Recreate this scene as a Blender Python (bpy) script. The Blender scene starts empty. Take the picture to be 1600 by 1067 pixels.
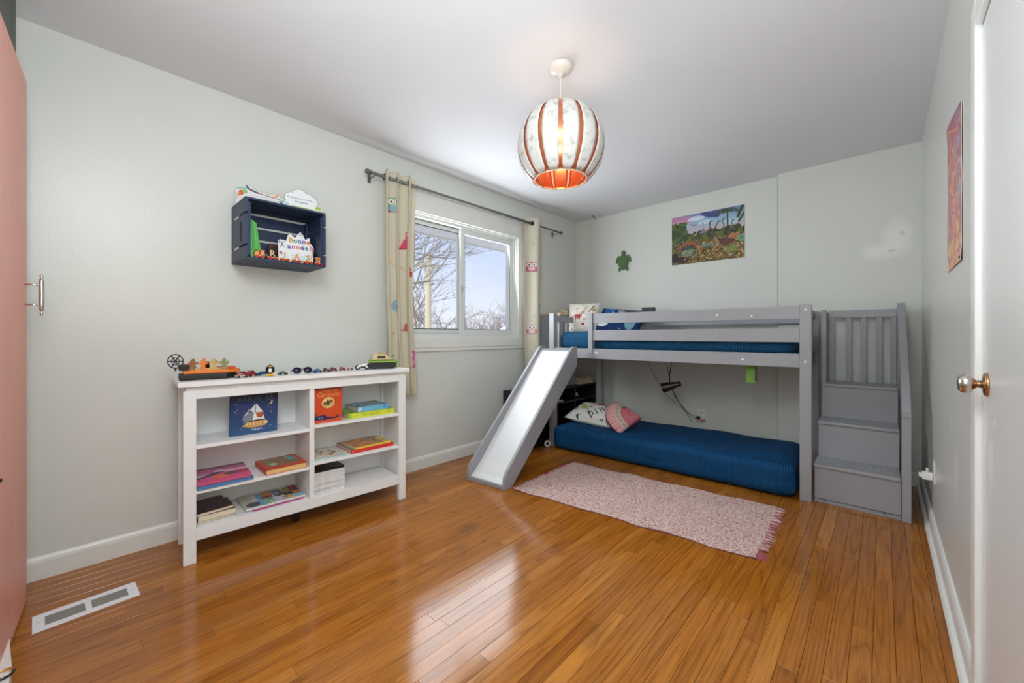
import bpy, bmesh, math, random
import numpy as np
from mathutils import Matrix, Vector, Euler
random.seed(7)
rng = np.random.default_rng(11)
S = bpy.context.scene
COL = S.collection
R = math.radians

# ------------------------------------------------------------------ camera
cam_d = bpy.data.cameras.new('camera')
cam = bpy.data.objects.new('camera', cam_d)
COL.objects.link(cam)
cam.location = (0, 0, 1.0743)
cam.rotation_euler = (R(90), 0, R(42.906))
cam_d.sensor_width = 36
cam_d.lens = 622.63 / 1600 * 36
cam_d.shift_y = -0.00625
cam_d.clip_start = 0.02
S.camera = cam

# ------------------------------------------------------------------ world, lights, exposure
W = bpy.data.worlds.new('sky')
S.world = W
W.use_nodes = True
wn = W.node_tree
bg = wn.nodes['Background']
tc = wn.nodes.new('ShaderNodeTexCoord')
sp = wn.nodes.new('ShaderNodeSeparateXYZ')
wr = wn.nodes.new('ShaderNodeValToRGB')
wn.links.new(tc.outputs['Generated'], sp.inputs[0])
wn.links.new(sp.outputs['Z'], wr.inputs[0])
wr.color_ramp.elements[0].position = 0.0
wr.color_ramp.elements[0].color = (0.90, 0.92, 1.0, 1)
wr.color_ramp.elements[1].position = 0.55
wr.color_ramp.elements[1].color = (0.50, 0.61, 0.98, 1)
e = wr.color_ramp.elements.new(0.22)
e.color = (0.62, 0.73, 1.0, 1)
wn.links.new(wr.outputs[0], bg.inputs[0])
bg.inputs[1].default_value = 1.12


def area(name, loc, rot, sx, sy, power, color):
    d = bpy.data.lights.new(name, 'AREA')
    d.shape = 'RECTANGLE'
    d.size = sx
    d.size_y = sy
    d.energy = power
    d.color = color
    o = bpy.data.objects.new(name, d)
    COL.objects.link(o)
    o.location = loc
    o.rotation_euler = rot
    return o


# photographer's bounce flash above the camera, aimed at the ceiling, with some light coming straight down
area('bounce_flash', (-0.30, 0.10, 1.00), (R(180), 0, R(42)), 0.8, 0.8, 30, (0.87, 0.945, 1.0))
area('flash_spill', (-0.40, 0.05, 2.36), Vector((-0.32, 0.74, -0.60)).to_track_quat('-Z', 'Y').to_euler(), 1.2, 0.7, 20, (0.88, 0.95, 1.0))
area('added_fill', (-0.35, 0.02, 2.00), Vector((-0.78, 0.30, -0.80)).to_track_quat('-Z', 'Y').to_euler(), 0.9, 0.7, 18, (0.88, 0.95, 1.0))  # extra soft fill lamp, added to brighten the lower left wall and floor
# daylight entering through the window
area('window_daylight', (-2.735, 2.37, 1.56), (0, R(-95), 0), 0.88, 1.16, 25, (0.86, 0.94, 1.0))
sd = bpy.data.lights.new('winter_sun', 'SUN')
sd.energy = 2.7
sd.angle = R(1.0)
sd.color = (1.0, 0.95, 0.86)
so_ = bpy.data.objects.new('winter_sun', sd)
COL.objects.link(so_)
so_.rotation_euler = Vector((-0.18, 0.80, -0.57)).to_track_quat('-Z', 'Y').to_euler()

S.view_settings.view_transform = 'Standard'
S.view_settings.look = 'None'
S.view_settings.exposure = 0.0
S.view_settings.gamma = 1.0
S.view_settings.use_curve_mapping = False
S.cycles.max_bounces = 8
S.cycles.diffuse_bounces = 5
S.cycles.transparent_max_bounces = 16
S.cycles.sample_clamp_indirect = 6.0


# ------------------------------------------------------------------ helpers
def lin(c):
    if isinstance(c, str):
        c = c.lstrip('#')
        c = [int(c[i:i + 2], 16) / 255 for i in (0, 2, 4)]
    elif max(c) > 1.001:
        c = [x / 255 for x in c]
    return tuple(x / 12.92 if x <= 0.04045 else ((x + 0.055) / 1.055) ** 2.4 for x in c)


MATS = {}


def mat(name, col, rough=0.5, metal=0.0, spec=0.5, noise=0.0, nscale=30.0, bump=0.0, bscale=200.0, coat=0.0, trans=0.0, stretch=None):
    if name in MATS:
        return MATS[name]
    m = bpy.data.materials.new(name)
    m.use_nodes = True
    nt = m.node_tree
    b = nt.nodes['Principled BSDF']
    c = lin(col)
    b.inputs['Base Color'].default_value = (*c, 1)
    b.inputs['Roughness'].default_value = rough
    b.inputs['Metallic'].default_value = metal
    b.inputs['Specular IOR Level'].default_value = spec
    b.inputs['Coat Weight'].default_value = coat
    if noise or bump:
        t = nt.nodes.new('ShaderNodeTexCoord')
        vec = t.outputs['Object']
        if stretch:
            mp = nt.nodes.new('ShaderNodeMapping')
            mp.inputs['Scale'].default_value = stretch
            nt.links.new(vec, mp.inputs[0])
            vec = mp.outputs[0]
    if noise:
        n = nt.nodes.new('ShaderNodeTexNoise')
        n.inputs['Scale'].default_value = nscale
        n.inputs['Detail'].default_value = 4
        nt.links.new(vec, n.inputs['Vector'])
        r = nt.nodes.new('ShaderNodeValToRGB')
        r.color_ramp.elements[0].position = 0.3
        r.color_ramp.elements[1].position = 0.7
        r.color_ramp.elements[0].color = (*[max(0, x * (1 - noise)) for x in c], 1)
        r.color_ramp.elements[1].color = (*[min(1, x * (1 + noise)) for x in c], 1)
        nt.links.new(n.outputs['Fac'], r.inputs[0])
        nt.links.new(r.outputs[0], b.inputs['Base Color'])
    if bump:
        n = nt.nodes.new('ShaderNodeTexNoise')
        n.inputs['Scale'].default_value = bscale
        nt.links.new(vec, n.inputs['Vector'])
        bp = nt.nodes.new('ShaderNodeBump')
        bp.inputs['Strength'].default_value = bump
        bp.inputs['Distance'].default_value = 0.004
        nt.links.new(n.outputs['Fac'], bp.inputs['Height'])
        nt.links.new(bp.outputs[0], b.inputs['Normal'])
    if trans:
        b.inputs['Transmission Weight'].default_value = trans
    MATS[name] = m
    return m


def vmat(name='print', rough=0.5, spec=0.4, coat=0.0, bump=0.0, bscale=300):
    """flat print: colour comes from the mesh's own colour attribute"""
    if name in MATS:
        return MATS[name]
    m = mat(name, (1, 1, 1), rough=rough, spec=spec, coat=coat, bump=bump, bscale=bscale)
    nt = m.node_tree
    a = nt.nodes.new('ShaderNodeVertexColor')
    a.layer_name = 'Col'
    nt.links.new(a.outputs[0], nt.nodes['Principled BSDF'].inputs['Base Color'])
    return m


class B:
    """collects faces, then links them as ONE mesh object"""

    def __init__(self):
        self.v = []
        self.f = []
        self.m = []

    def add(self, vs, fs, M=None, mi=0):
        o = len(self.v)
        if M is not None:
            vs = [M @ Vector(p) for p in vs]
        self.v += [tuple(p) for p in vs]
        self.f += [tuple(i + o for i in f) for f in fs]
        self.m += [mi] * len(fs)
        return self

    def box(self, x0, x1, y0, y1, z0, z1, M=None, mi=0):
        vs = [(x, y, z) for z in (z0, z1) for y in (y0, y1) for x in (x0, x1)]
        fs = [(0, 2, 3, 1), (4, 5, 7, 6), (0, 1, 5, 4), (2, 6, 7, 3), (0, 4, 6, 2), (1, 3, 7, 5)]
        return self.add(vs, fs, M, mi)

    def prism(self, poly, h, M=None, mi=0):
        n = len(poly)
        a = sum(poly[i][0] * poly[(i + 1) % n][1] - poly[(i + 1) % n][0] * poly[i][1] for i in range(n))
        if a < 0:
            poly = poly[::-1]
        vs = [(x, y, 0) for x, y in poly] + [(x, y, h) for x, y in poly]
        fs = [tuple(range(n))[::-1], tuple(range(n, 2 * n))]
        fs += [(i, (i + 1) % n, n + (i + 1) % n, n + i) for i in range(n)]
        return self.add(vs, fs, M, mi)

    def lathe(self, prof, n=20, M=None, mi=0, a0=0.0, a1=2 * math.pi):
        full = abs(a1 - a0 - 2 * math.pi) < 1e-6
        k = n if full else n + 1
        vs = [(r * math.cos(a0 + (a1 - a0) * i / n), r * math.sin(a0 + (a1 - a0) * i / n), z) for r, z in prof for i in range(k)]
        fs = []
        for j in range(len(prof) - 1):
            for i in range(n):
                p, q = i, (i + 1) % k
                fs.append((j * k + p, j * k + q, (j + 1) * k + q, (j + 1) * k + p))
        if full:
            if prof[0][0] > 1e-6:
                fs.append(tuple(range(k))[::-1])
            if prof[-1][0] > 1e-6:
                fs.append(tuple(range((len(prof) - 1) * k, len(prof) * k)))
        return self.add(vs, fs, M, mi)

    def tube(self, pts, r, n=8, M=None, mi=0, cap=True):
        pts = [Vector(p) for p in pts]
        rs = r if isinstance(r, (list, tuple)) else [r] * len(pts)
        vs, fs = [], []
        up = None
        for i, p in enumerate(pts):
            d = (pts[min(i + 1, len(pts) - 1)] - pts[max(i - 1, 0)]).normalized()
            if up is None:
                up = d.orthogonal().normalized()
            else:
                up = (up - d * up.dot(d))
                up = up.normalized() if up.length > 1e-6 else d.orthogonal().normalized()
            s = d.cross(up)
            for k in range(n):
                a = 2 * math.pi * k / n
                vs.append(p + (up * math.cos(a) + s * math.sin(a)) * rs[i])
        for i in range(len(pts) - 1):
            for k in range(n):
                fs.append((i * n + k, i * n + (k + 1) % n, (i + 1) * n + (k + 1) % n, (i + 1) * n + k))
        if cap:
            fs.append(tuple(range(n))[::-1])
            fs.append(tuple(range((len(pts) - 1) * n, len(pts) * n)))
        return self.add(vs, fs, M, mi)

    def ellipsoid(self, c, r, M=None, mi=0, n=16, k=10):
        prof = [(math.sin(math.pi * j / k), -math.cos(math.pi * j / k)) for j in range(k + 1)]
        T = Matrix.Translation(c) @ Matrix.Diagonal((*r, 1))
        if M is not None:
            T = M @ T
        return self.lathe([(max(a, 1e-4), z) for a, z in prof], n, T, mi)

    def torus(self, R0, r, n=32, k=8, M=None, mi=0, a0=0.0, a1=2 * math.pi):
        full = abs(a1 - a0 - 2 * math.pi) < 1e-6
        m = n if full else n + 1
        vs = []
        for i in range(m):
            a = a0 + (a1 - a0) * i / n
            for j in range(k):
                b = 2 * math.pi * j / k
                q = R0 + r * math.cos(b)
                vs.append((q * math.cos(a), q * math.sin(a), r * math.sin(b)))
        fs = []
        for i in range(n):
            p, q = i, (i + 1) % m
            for j in range(k):
                fs.append((p * k + j, q * k + j, q * k + (j + 1) % k, p * k + (j + 1) % k))
        if not full:
            fs.append(tuple(range(k))[::-1])
            fs.append(tuple(range((m - 1) * k, m * k)))
        return self.add(vs, fs, M, mi)

    def mesh(self, name):
        me = bpy.data.meshes.new(name)
        me.from_pydata(self.v, [], self.f)
        return me

    def build(self, name, mats, parent=None, bevel=0.0, smooth=False, seg=2, fix=False):
        me = self.mesh(name)
        if not isinstance(mats, (list, tuple)):
            mats = [mats]
        for m in mats:
            me.materials.append(m)
        if len(mats) > 1:
            me.polygons.foreach_set('material_index', self.m)
        if smooth:
            me.polygons.foreach_set('use_smooth', [True] * len(me.polygons))
        me.update()
        o = bpy.data.objects.new(name, me)
        COL.objects.link(o)
        if parent is not None:
            o.parent = parent
        if bevel:
            bv = o.modifiers.new('edge', 'BEVEL')
            bv.width = bevel
            bv.segments = seg
            bv.limit_method = 'ANGLE'
            bv.angle_limit = R(35)
        return o


def T(x=0, y=0, z=0, rx=0, ry=0, rz=0):
    return Matrix.Translation((x, y, z)) @ Euler((rx, ry, rz)).to_matrix().to_4x4()


def tag(o, label=None, cat=None, group=None, kind=None):
    if label:
        o['label'] = label
    if cat:
        o['category'] = cat
    if group:
        o['group'] = group
    if kind:
        o['kind'] = kind
    return o


def thing(name, label, cat, loc=(0, 0, 0), rz=0.0, group=None, rot=None):
    o = bpy.data.objects.new(name, None)
    o.empty_display_size = 0.05
    COL.objects.link(o)
    o.location = loc
    o.rotation_euler = rot if rot is not None else (0, 0, rz)
    return tag(o, label, cat, group)


def copy_tree(o, parent=None):
    c = o.copy()
    COL.objects.link(c)
    if parent is not None:
        c.parent = parent
    for ch in list(o.children):
        copy_tree(ch, c)
    return c


class Cv:
    """a small painted picture: x to the right 0..1, y up 0..1; becomes face colours of a mesh"""

    def __init__(self, w, h, col):
        self.w, self.h = w, h
        self.a = np.zeros((h, w, 3))
        self.a[:] = lin(col)
        self.X, self.Y = np.meshgrid((np.arange(w) + .5) / w, (np.arange(h) + .5) / h)
        self.k = h / w  # aspect

    def put(self, mask, col, alpha=1.0):
        c = np.array(lin(col))
        m = mask.astype(float)[..., None] * alpha
        self.a = self.a * (1 - m) + c * m
        return self

    def ell(self, cx, cy, rx, ry, col, rot=0.0, alpha=1.0):
        dx, dy = self.X - cx, (self.Y - cy)
        c, s = math.cos(rot), math.sin(rot)
        dyk = dy * self.k
        u, v = c * dx + s * dyk, -s * dx + c * dyk
        return self.put((u / rx) ** 2 + (v / (ry * self.k)) ** 2 <= 1, col, alpha)

    def rect(self, x0, x1, y0, y1, col, alpha=1.0):
        return self.put((self.X >= x0) & (self.X <= x1) & (self.Y >= y0) & (self.Y <= y1), col, alpha)

    def poly(self, pts, col, alpha=1.0):
        ins = np.zeros_like(self.X, bool)
        n = len(pts)
        for i in range(n):
            x0, y0 = pts[i]
            x1, y1 = pts[(i + 1) % n]
            if y0 == y1:
                continue
            c = ((y0 > self.Y) != (y1 > self.Y)) & (self.X < (x1 - x0) * (self.Y - y0) / (y1 - y0) + x0)
            ins ^= c
        return self.put(ins, col, alpha)

    def line(self, pts, wd, col, alpha=1.0):
        m = np.zeros_like(self.X, bool)
        for (x0, y0), (x1, y1) in zip(pts[:-1], pts[1:]):
            dx, dy = x1 - x0, (y1 - y0) * self.k
            L = dx * dx + dy * dy + 1e-12
            t = np.clip(((self.X - x0) * dx + (self.Y - y0) * self.k * dy) / L, 0, 1)
            d = np.hypot(self.X - x0 - t * dx, (self.Y - y0) * self.k - t * dy)
            m |= d < wd / 2
        return self.put(m, col, alpha)

    def vgrad(self, y0, y1, c0, c1):
        t = np.clip((self.Y - y0) / (y1 - y0), 0, 1)[..., None]
        band = ((self.Y >= y0) & (self.Y <= y1))[..., None]
        self.a = np.where(band, np.array(lin(c0)) * (1 - t) + np.array(lin(c1)) * t, self.a)
        return self

    def speck(self, n, cols, r0, r1, box=(0, 1, 0, 1)):
        for _ in range(n):
            x = rng.uniform(box[0], box[1])
            y = rng.uniform(box[2], box[3])
            r = rng.uniform(r0, r1)
            self.ell(x, y, r, r / self.k * rng.uniform(.6, 1.2), cols[rng.integers(len(cols))], rng.uniform(0, 3))
        return self

    def squiggle(self, x0, x1, y, h, col, wd):
        """unreadable small print as short strokes"""
        x = x0
        while x < x1:
            l = rng.uniform(.25, .8) * h / 1.0 * self.k
            self.line([(x, y - h / 2 * rng.uniform(.4, 1)), (x + l * .5, y + h / 2 * rng.uniform(.4, 1))], wd, col)
            x += l + wd * 1.2
        return self

    def grain(self, amt):
        self.a *= 1 + amt * (rng.random((self.h, self.w, 1)) - .5)
        return self


def paint_mesh(name, cv, fn, m, parent=None, smooth=True, back=None, skip=None, edge=None):
    """grid of one quad per painted cell; fn(u, v arrays) -> (x, y, z). back: a second fn closing the body, in colour edge"""
    w, h = cv.w, cv.h
    u, v = np.meshgrid(np.linspace(0, 1, w + 1), np.linspace(0, 1, h + 1))
    P = np.stack(np.broadcast_arrays(*fn(u, v)), -1).reshape(-1, 3)
    i, j = np.meshgrid(np.arange(w), np.arange(h))
    a = (j * (w + 1) + i).ravel()
    F = np.stack([a, a + 1, a + w + 2, a + w + 1], 1)
    C = cv.a.reshape(-1, 3)
    if skip is not None:
        keep = ~skip(((i + .5) / w).ravel(), ((j + .5) / h).ravel())
        F, C = F[keep], C[keep]
    if back is not None:
        nb = len(P)
        P2 = np.stack(np.broadcast_arrays(*back(u, v)), -1).reshape(-1, 3)
        P = np.concatenate([P, P2])
        F2 = F[:, ::-1] + nb
        C2 = np.broadcast_to(np.array(lin(edge)) if edge is not None else C, C.shape) if edge is not None else C
        # side walls along the open border
        e = {}
        for q in F:
            for k in range(4):
                x, y = int(q[k]), int(q[(k + 1) % 4])
                if (y, x) in e:
                    del e[(y, x)]
                else:
                    e[(x, y)] = 1
        F3 = np.array([(y, x, x + nb, y + nb) for x, y in e])
        C3 = np.broadcast_to(np.array(lin(edge if edge is not None else (230, 230, 225))), (len(F3), 3))
        F = np.concatenate([F, F2, F3])
        C = np.concatenate([C, C2, C3])
    me = bpy.data.meshes.new(name)
    me.vertices.add(len(P))
    me.vertices.foreach_set('co', P.astype(np.float32).ravel())
    me.loops.add(len(F) * 4)
    me.loops.foreach_set('vertex_index', F.astype(np.int32).ravel())
    me.polygons.add(len(F))
    me.polygons.foreach_set('loop_start', np.arange(0, len(F) * 4, 4, dtype=np.int32))
    me.polygons.foreach_set('use_smooth', np.full(len(F), smooth))
    me.update(calc_edges=True)
    at = me.color_attributes.new('Col', 'FLOAT_COLOR', 'CORNER')
    cc = np.ones((len(F), 4, 4), np.float32)
    cc[..., :3] = C[:, None, :]
    at.data.foreach_set('color', cc.ravel())
    me.materials.append(m)
    me.validate()
    o = bpy.data.objects.new(name, me)
    COL.objects.link(o)
    if parent is not None:
        o.parent = parent
    return o


def lettering(text, size, M, m, parent, name='lettering', align='CENTER', ext=0.0004, width=None, bold=0.0):
    c = bpy.data.curves.new(name, 'FONT')
    c.body = text
    c.size = size
    c.extrude = ext
    c.offset = bold * size
    c.align_x = align
    c.align_y = 'CENTER'
    c.resolution_u = 3
    t = bpy.data.objects.new('tmp_text', c)
    COL.objects.link(t)
    dg = bpy.context.evaluated_depsgraph_get()
    me = bpy.data.meshes.new_from_object(t.evaluated_get(dg))
    bpy.data.objects.remove(t)
    me.name = name
    if width:
        xs = [v.co.x for v in me.vertices]
        k = width / (max(xs) - min(xs))
        me.transform(Matrix.Diagonal((k, 1, 1, 1)))
    me.transform(M)
    me.materials.clear()
    me.materials.append(m)
    o = bpy.data.objects.new(name, me)
    COL.objects.link(o)
    o.parent = parent
    return o


def rbox(x0, x1, y0, y1, z0, z1, r, name, m, parent=None, seg=4, sub=0, disp=None):
    """soft rounded box (mattresses, cushions)"""
    bm = bmesh.new()
    bmesh.ops.create_cube(bm, size=1.0)
    for v in bm.verts:
        v.co = Vector(((x0 + x1) / 2 + v.co.x * (x1 - x0), (y0 + y1) / 2 + v.co.y * (y1 - y0), (z0 + z1) / 2 + v.co.z * (z1 - z0)))
    if sub:
        bmesh.ops.subdivide_edges(bm, edges=bm.edges[:], cuts=sub, use_grid_fill=True)
        # round the box: pull each vertex on to a rounded-box surface
        for v in bm.verts:
            q = Vector((min(max(v.co.x, x0 + r), x1 - r), min(max(v.co.y, y0 + r), y1 - r), min(max(v.co.z, z0 + r), z1 - r)))
            d = v.co - q
            if d.length > 1e-9:
                v.co = q + d.normalized() * r
    else:
        bmesh.ops.bevel(bm, geom=bm.edges[:], offset=r, segments=seg, affect='EDGES', profile=0.5)
    if disp:
        for v in bm.verts:
            v.co += disp(v.co)
    me = bpy.data.meshes.new(name)
    bm.to_mesh(me)
    bm.free()
    me.polygons.foreach_set('use_smooth', [True] * len(me.polygons))
    me.materials.append(m)
    o = bpy.data.objects.new(name, me)
    COL.objects.link(o)
    if parent is not None:
        o.parent = parent
    return o


def stain(nt, pos, c, r, soft=0.3, amt=0.5, nscale=12.0):
    """mask 0..1 of an irregular patch of plaster, scuff or wear at a fixed place on the surface"""
    s = nt.nodes.new('ShaderNodeVectorMath')
    s.operation = 'SUBTRACT'
    s.inputs[1].default_value = c
    nt.links.new(pos, s.inputs[0])
    d = nt.nodes.new('ShaderNodeVectorMath')
    d.operation = 'DIVIDE'
    d.inputs[1].default_value = r
    nt.links.new(s.outputs[0], d.inputs[0])
    l = nt.nodes.new('ShaderNodeVectorMath')
    l.operation = 'LENGTH'
    nt.links.new(d.outputs[0], l.inputs[0])
    n = nt.nodes.new('ShaderNodeTexNoise')
    n.inputs['Scale'].default_value = nscale
    n.inputs['Detail'].default_value = 3
    nt.links.new(pos, n.inputs['Vector'])
    a = nt.nodes.new('ShaderNodeMath')
    a.operation = 'MULTIPLY_ADD'
    a.inputs[1].default_value = amt * 2
    nt.links.new(n.outputs['Fac'], a.inputs[0])
    nt.links.new(l.outputs['Value'], a.inputs[2])
    mr = nt.nodes.new('ShaderNodeMapRange')
    mr.inputs['From Min'].default_value = 1 + amt
    mr.inputs['From Max'].default_value = 1 + amt - soft
    nt.links.new(a.outputs[0], mr.inputs['Value'])
    return mr.outputs[0]


def wall_paint(name, col, rough, patches=(), rpatches=()):
    m = mat(name, col, rough=rough, noise=0.012, nscale=3.0, bump=0.12, bscale=90)
    nt = m.node_tree
    b = nt.nodes['Principled BSDF']
    g = nt.nodes.new('ShaderNodeNewGeometry')
    cur = b.inputs['Base Color'].links[0].from_socket
    for c, r, pc, soft, amt, ns, k in patches:
        f = stain(nt, g.outputs['Position'], c, r, soft, amt, ns)
        mu = nt.nodes.new('ShaderNodeMath')
        mu.operation = 'MULTIPLY'
        mu.inputs[1].default_value = k
        nt.links.new(f, mu.inputs[0])
        mx = nt.nodes.new('ShaderNodeMix')
        mx.data_type = 'RGBA'
        nt.links.new(mu.outputs[0], mx.inputs['Factor'])
        nt.links.new(cur, mx.inputs['A'])
        mx.inputs['B'].default_value = (*lin(pc), 1)
        cur = mx.outputs['Result']
    nt.links.new(cur, b.inputs['Base Color'])
    return m
# ================================================================== SETTING
XL, XR, YB, YF, H = -2.722, 0.204, 4.075, -0.20, 2.44
white_trim = mat('white_trim_paint', (228, 228, 222), rough=0.35, noise=0.02, nscale=8)
white_sash = mat('white_vinyl_sash', (222, 224, 220), rough=0.35)
wl = wall_paint('left_wall_paint', (216, 218, 211), 0.33)
wb = wall_paint('back_wall_paint', (212, 213, 205), 0.5, patches=[
    ((0.075, 4.03, 1.78), (0.11, 0.3, 0.17), (238, 238, 235), 0.7, 0.35, 9, .6),
    ((-0.02, 4.03, 1.70), (0.12, 0.3, 0.08), (238, 238, 235), 0.7, 0.35, 9, .6),
    ((0.105, 4.03, 1.81), (0.018, 0.3, 0.02), (214, 196, 180), 0.3, 0.2, 30, .8),
    ((0.05, 4.03, 1.69), (0.03, 0.3, 0.012), (190, 190, 184), 0.4, 0.3, 20, .7)])
wr_m = wall_paint('right_wall_paint', (212, 213, 206), 0.3, patches=[
    ((0.204, 2.25, 0.55), (0.3, 0.05, 0.10), (236, 230, 224), 0.4, 0.5, 14, .7),
    ((0.204, 2.38, 0.72), (0.3, 0.02, 0.05), (238, 236, 232), 0.4, 0.5, 20, .7)])
ceil_m = mat('ceiling_paint', (222, 222, 225), rough=0.8, noise=0.01, nscale=2.5, bump=0.06, bscale=60)

# floor: dark bed under separately laid oak strips
fl = B().box(XL - .1, XR + .1, YF - .1, YB + .1, -0.10, -0.013).build('floor', mat('floor_bed', (52, 32, 18), rough=.8))
tag(fl, kind='structure')
wood = mat('oak_strip', (180, 110, 50), rough=0.2)
nt = wood.node_tree
pb = nt.nodes['Principled BSDF']
pb.inputs['Coat Roughness'].default_value = 0.12
pb.inputs['Roughness'].default_value = 0.135
pb.inputs['Specular IOR Level'].default_value = 0.42
g = nt.nodes.new('ShaderNodeNewGeometry')
oi = nt.nodes.new('ShaderNodeObjectInfo')
off = nt.nodes.new('ShaderNodeVectorMath')
off.operation = 'SCALE'
cmb = nt.nodes.new('ShaderNodeCombineXYZ')
for k in range(3):
    cmb.inputs[k].default_value = (17.0, 31.0, 7.0)[k]
nt.links.new(cmb.outputs[0], off.inputs[0])
nt.links.new(oi.outputs['Random'], off.inputs['Scale'])
ad = nt.nodes.new('ShaderNodeVectorMath')
ad.operation = 'ADD'
nt.links.new(g.outputs['Position'], ad.inputs[0])
nt.links.new(off.outputs[0], ad.inputs[1])


def mapped(scale):
    mp = nt.nodes.new('ShaderNodeMapping')
    mp.inputs['Scale'].default_value = scale
    nt.links.new(ad.outputs[0], mp.inputs[0])
    return mp.outputs[0]


def noise(vec, sc, det, dist=0.0):
    n = nt.nodes.new('ShaderNodeTexNoise')
    n.inputs['Scale'].default_value = sc
    n.inputs['Detail'].default_value = det
    n.inputs['Distortion'].default_value = dist
    nt.links.new(vec, n.inputs['Vector'])
    return n.outputs['Fac']


def ramp(fac, stops):
    r = nt.nodes.new('ShaderNodeValToRGB')
    el = r.color_ramp.elements
    el[0].position, el[0].color = stops[0][0], (*stops[0][1], 1)
    el[1].position, el[1].color = stops[-1][0], (*stops[-1][1], 1)
    for p, c in stops[1:-1]:
        q = el.new(p)
        q.color = (*c, 1)
    nt.links.new(fac, r.inputs[0])
    return r.outputs[0]


def mixc(a, b, fac, mode='MULTIPLY'):
    x = nt.nodes.new('ShaderNodeMix')
    x.data_type = 'RGBA'
    x.blend_type = mode
    x.inputs['Factor'].default_value = fac
    nt.links.new(a, x.inputs['A'])
    nt.links.new(b, x.inputs['B'])
    return x.outputs['Result']


base = ramp(oi.outputs['Random'], [(0, (.35, .118, .012)), (.3, (.44, .162, .020)), (.65, (.39, .136, .015)), (1, (.50, .200, .032))])
# cathedral figure: contour lines of a stretched noise
cf = nt.nodes.new('ShaderNodeMath')
cf.operation = 'MULTIPLY'
cf.inputs[1].default_value = 11.0
nt.links.new(noise(mapped((11, .62, 1)), 1.0, 1.2, .25), cf.inputs[0])
pp = nt.nodes.new('ShaderNodeMath')
pp.operation = 'PINGPONG'
pp.inputs[1].default_value = .5
nt.links.new(cf.outputs[0], pp.inputs[0])
c1 = mixc(base, ramp(pp.outputs[0], [(0.0, (.50, .42, .34)), (.13, (.90, .87, .84)), (.5, (1.06, 1.06, 1.06))]), .60)
c2 = mixc(c1, ramp(noise(mapped((170, 4.0, 1)), 1.0, 4, .4), [(.36, (.66, .58, .50)), (.55, (1.05, 1.05, 1.05))]), .55)
c2 = mixc(c2, ramp(noise(mapped((420, 9.0, 1)), 1.0, 2, .2), [(.40, (.78, .72, .66)), (.55, (1.03, 1.03, 1.03))]), .5)
c3 = mixc(c2, ramp(noise(mapped((1.3, .9, 1)), 1.0, 3), [(.3, (.84, .82, .80)), (.7, (1.12, 1.12, 1.12))]), .8)
for cen, rad, k_ in (((-1.69, 1.47, 0), (.055, .10, 1), .55), ((-1.55, 1.30, 0), (.05, .06, 1), .3), ((-.75, 1.25, 0), (.05, .12, 1), .35), ((-.30, 2.3, 0), (.12, .3, 1), .25)):
    f_ = stain(nt, g.outputs['Position'], cen, rad, .8, .4, 18)
    mu_ = nt.nodes.new('ShaderNodeMath')
    mu_.operation = 'MULTIPLY'
    mu_.inputs[1].default_value = k_
    nt.links.new(f_, mu_.inputs[0])
    mx_ = nt.nodes.new('ShaderNodeMix')
    mx_.data_type = 'RGBA'
    nt.links.new(mu_.outputs[0], mx_.inputs['Factor'])
    nt.links.new(c3, mx_.inputs['A'])
    mx_.inputs['B'].default_value = (.11, .052, .022, 1)
    c3 = mx_.outputs['Result']
nt.links.new(c3, pb.inputs['Base Color'])
bp = nt.nodes.new('ShaderNodeBump')
bp.inputs['Strength'].default_value = 0.10
bp.inputs['Distance'].default_value = 0.002
nt.links.new(noise(mapped((60, 4, 1)), 1.0, 4), bp.inputs['Height'])
nt.links.new(bp.outputs[0], pb.inputs['Normal'])

PW = 0.0574
hw, ch = PW / 2 - 0.0005, 0.0006
pv = [(x, y, -.012) for x, y in ((-hw, 0), (hw, 0), (hw, 1), (-hw, 1))]
pv += [(x, y, -ch) for x, y in ((-hw, 0), (hw, 0), (hw, 1), (-hw, 1))]
e_ = 0.0004
pv += [(x, y, 0) for x, y in ((-hw + e_, e_), (hw - e_, e_), (hw - e_, 1 - e_), (-hw + e_, 1 - e_))]
pf = [(0, 3, 2, 1), (8, 9, 10, 11)] + [(i, (i + 1) % 4, 4 + (i + 1) % 4, 4 + i) for i in range(4)] + [(4 + i, 4 + (i + 1) % 4, 8 + (i + 1) % 4, 8 + i) for i in range(4)]
pmesh = B().add(pv, pf).mesh('plank')
pmesh.materials.append(wood)
x = XL + PW / 2
while x < XR + .02:
    y = YF
    first = True
    while y < YB - .001:
        L = random.uniform(.30, 1.65) if not first else random.uniform(.2, 1.3)
        if YB - (y + L) < .25:
            L = YB - y
        o = bpy.data.objects.new('plank', pmesh)
        COL.objects.link(o)
        o.location = (x, y, 0)
        o.scale = (1, L - .0006, 1)
        o.rotation_euler = (random.uniform(-.0006, .0006), random.uniform(-.008, .008), 0)
        o.parent = fl
        y += L
        first = False
    x += PW

tag(B().box(XL - .1, XR + .1, YF - .1, YB + .1, H, H + .1).build('ceiling', ceil_m), kind='structure')
# left wall with its window opening
WY0, WY1, WZ0, WZ1 = 1.735, 3.005, 1.055, 2.06
b = B()
b.box(XL - .16, XL, YF - .1, WY0, 0, H).box(XL - .16, XL, WY1, YB + .1, 0, H)
b.box(XL - .16, XL, WY0, WY1, 0, WZ0).box(XL - .16, XL, WY0, WY1, WZ1, H)
tag(b.build('wall_left', wl), kind='structure')
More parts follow.
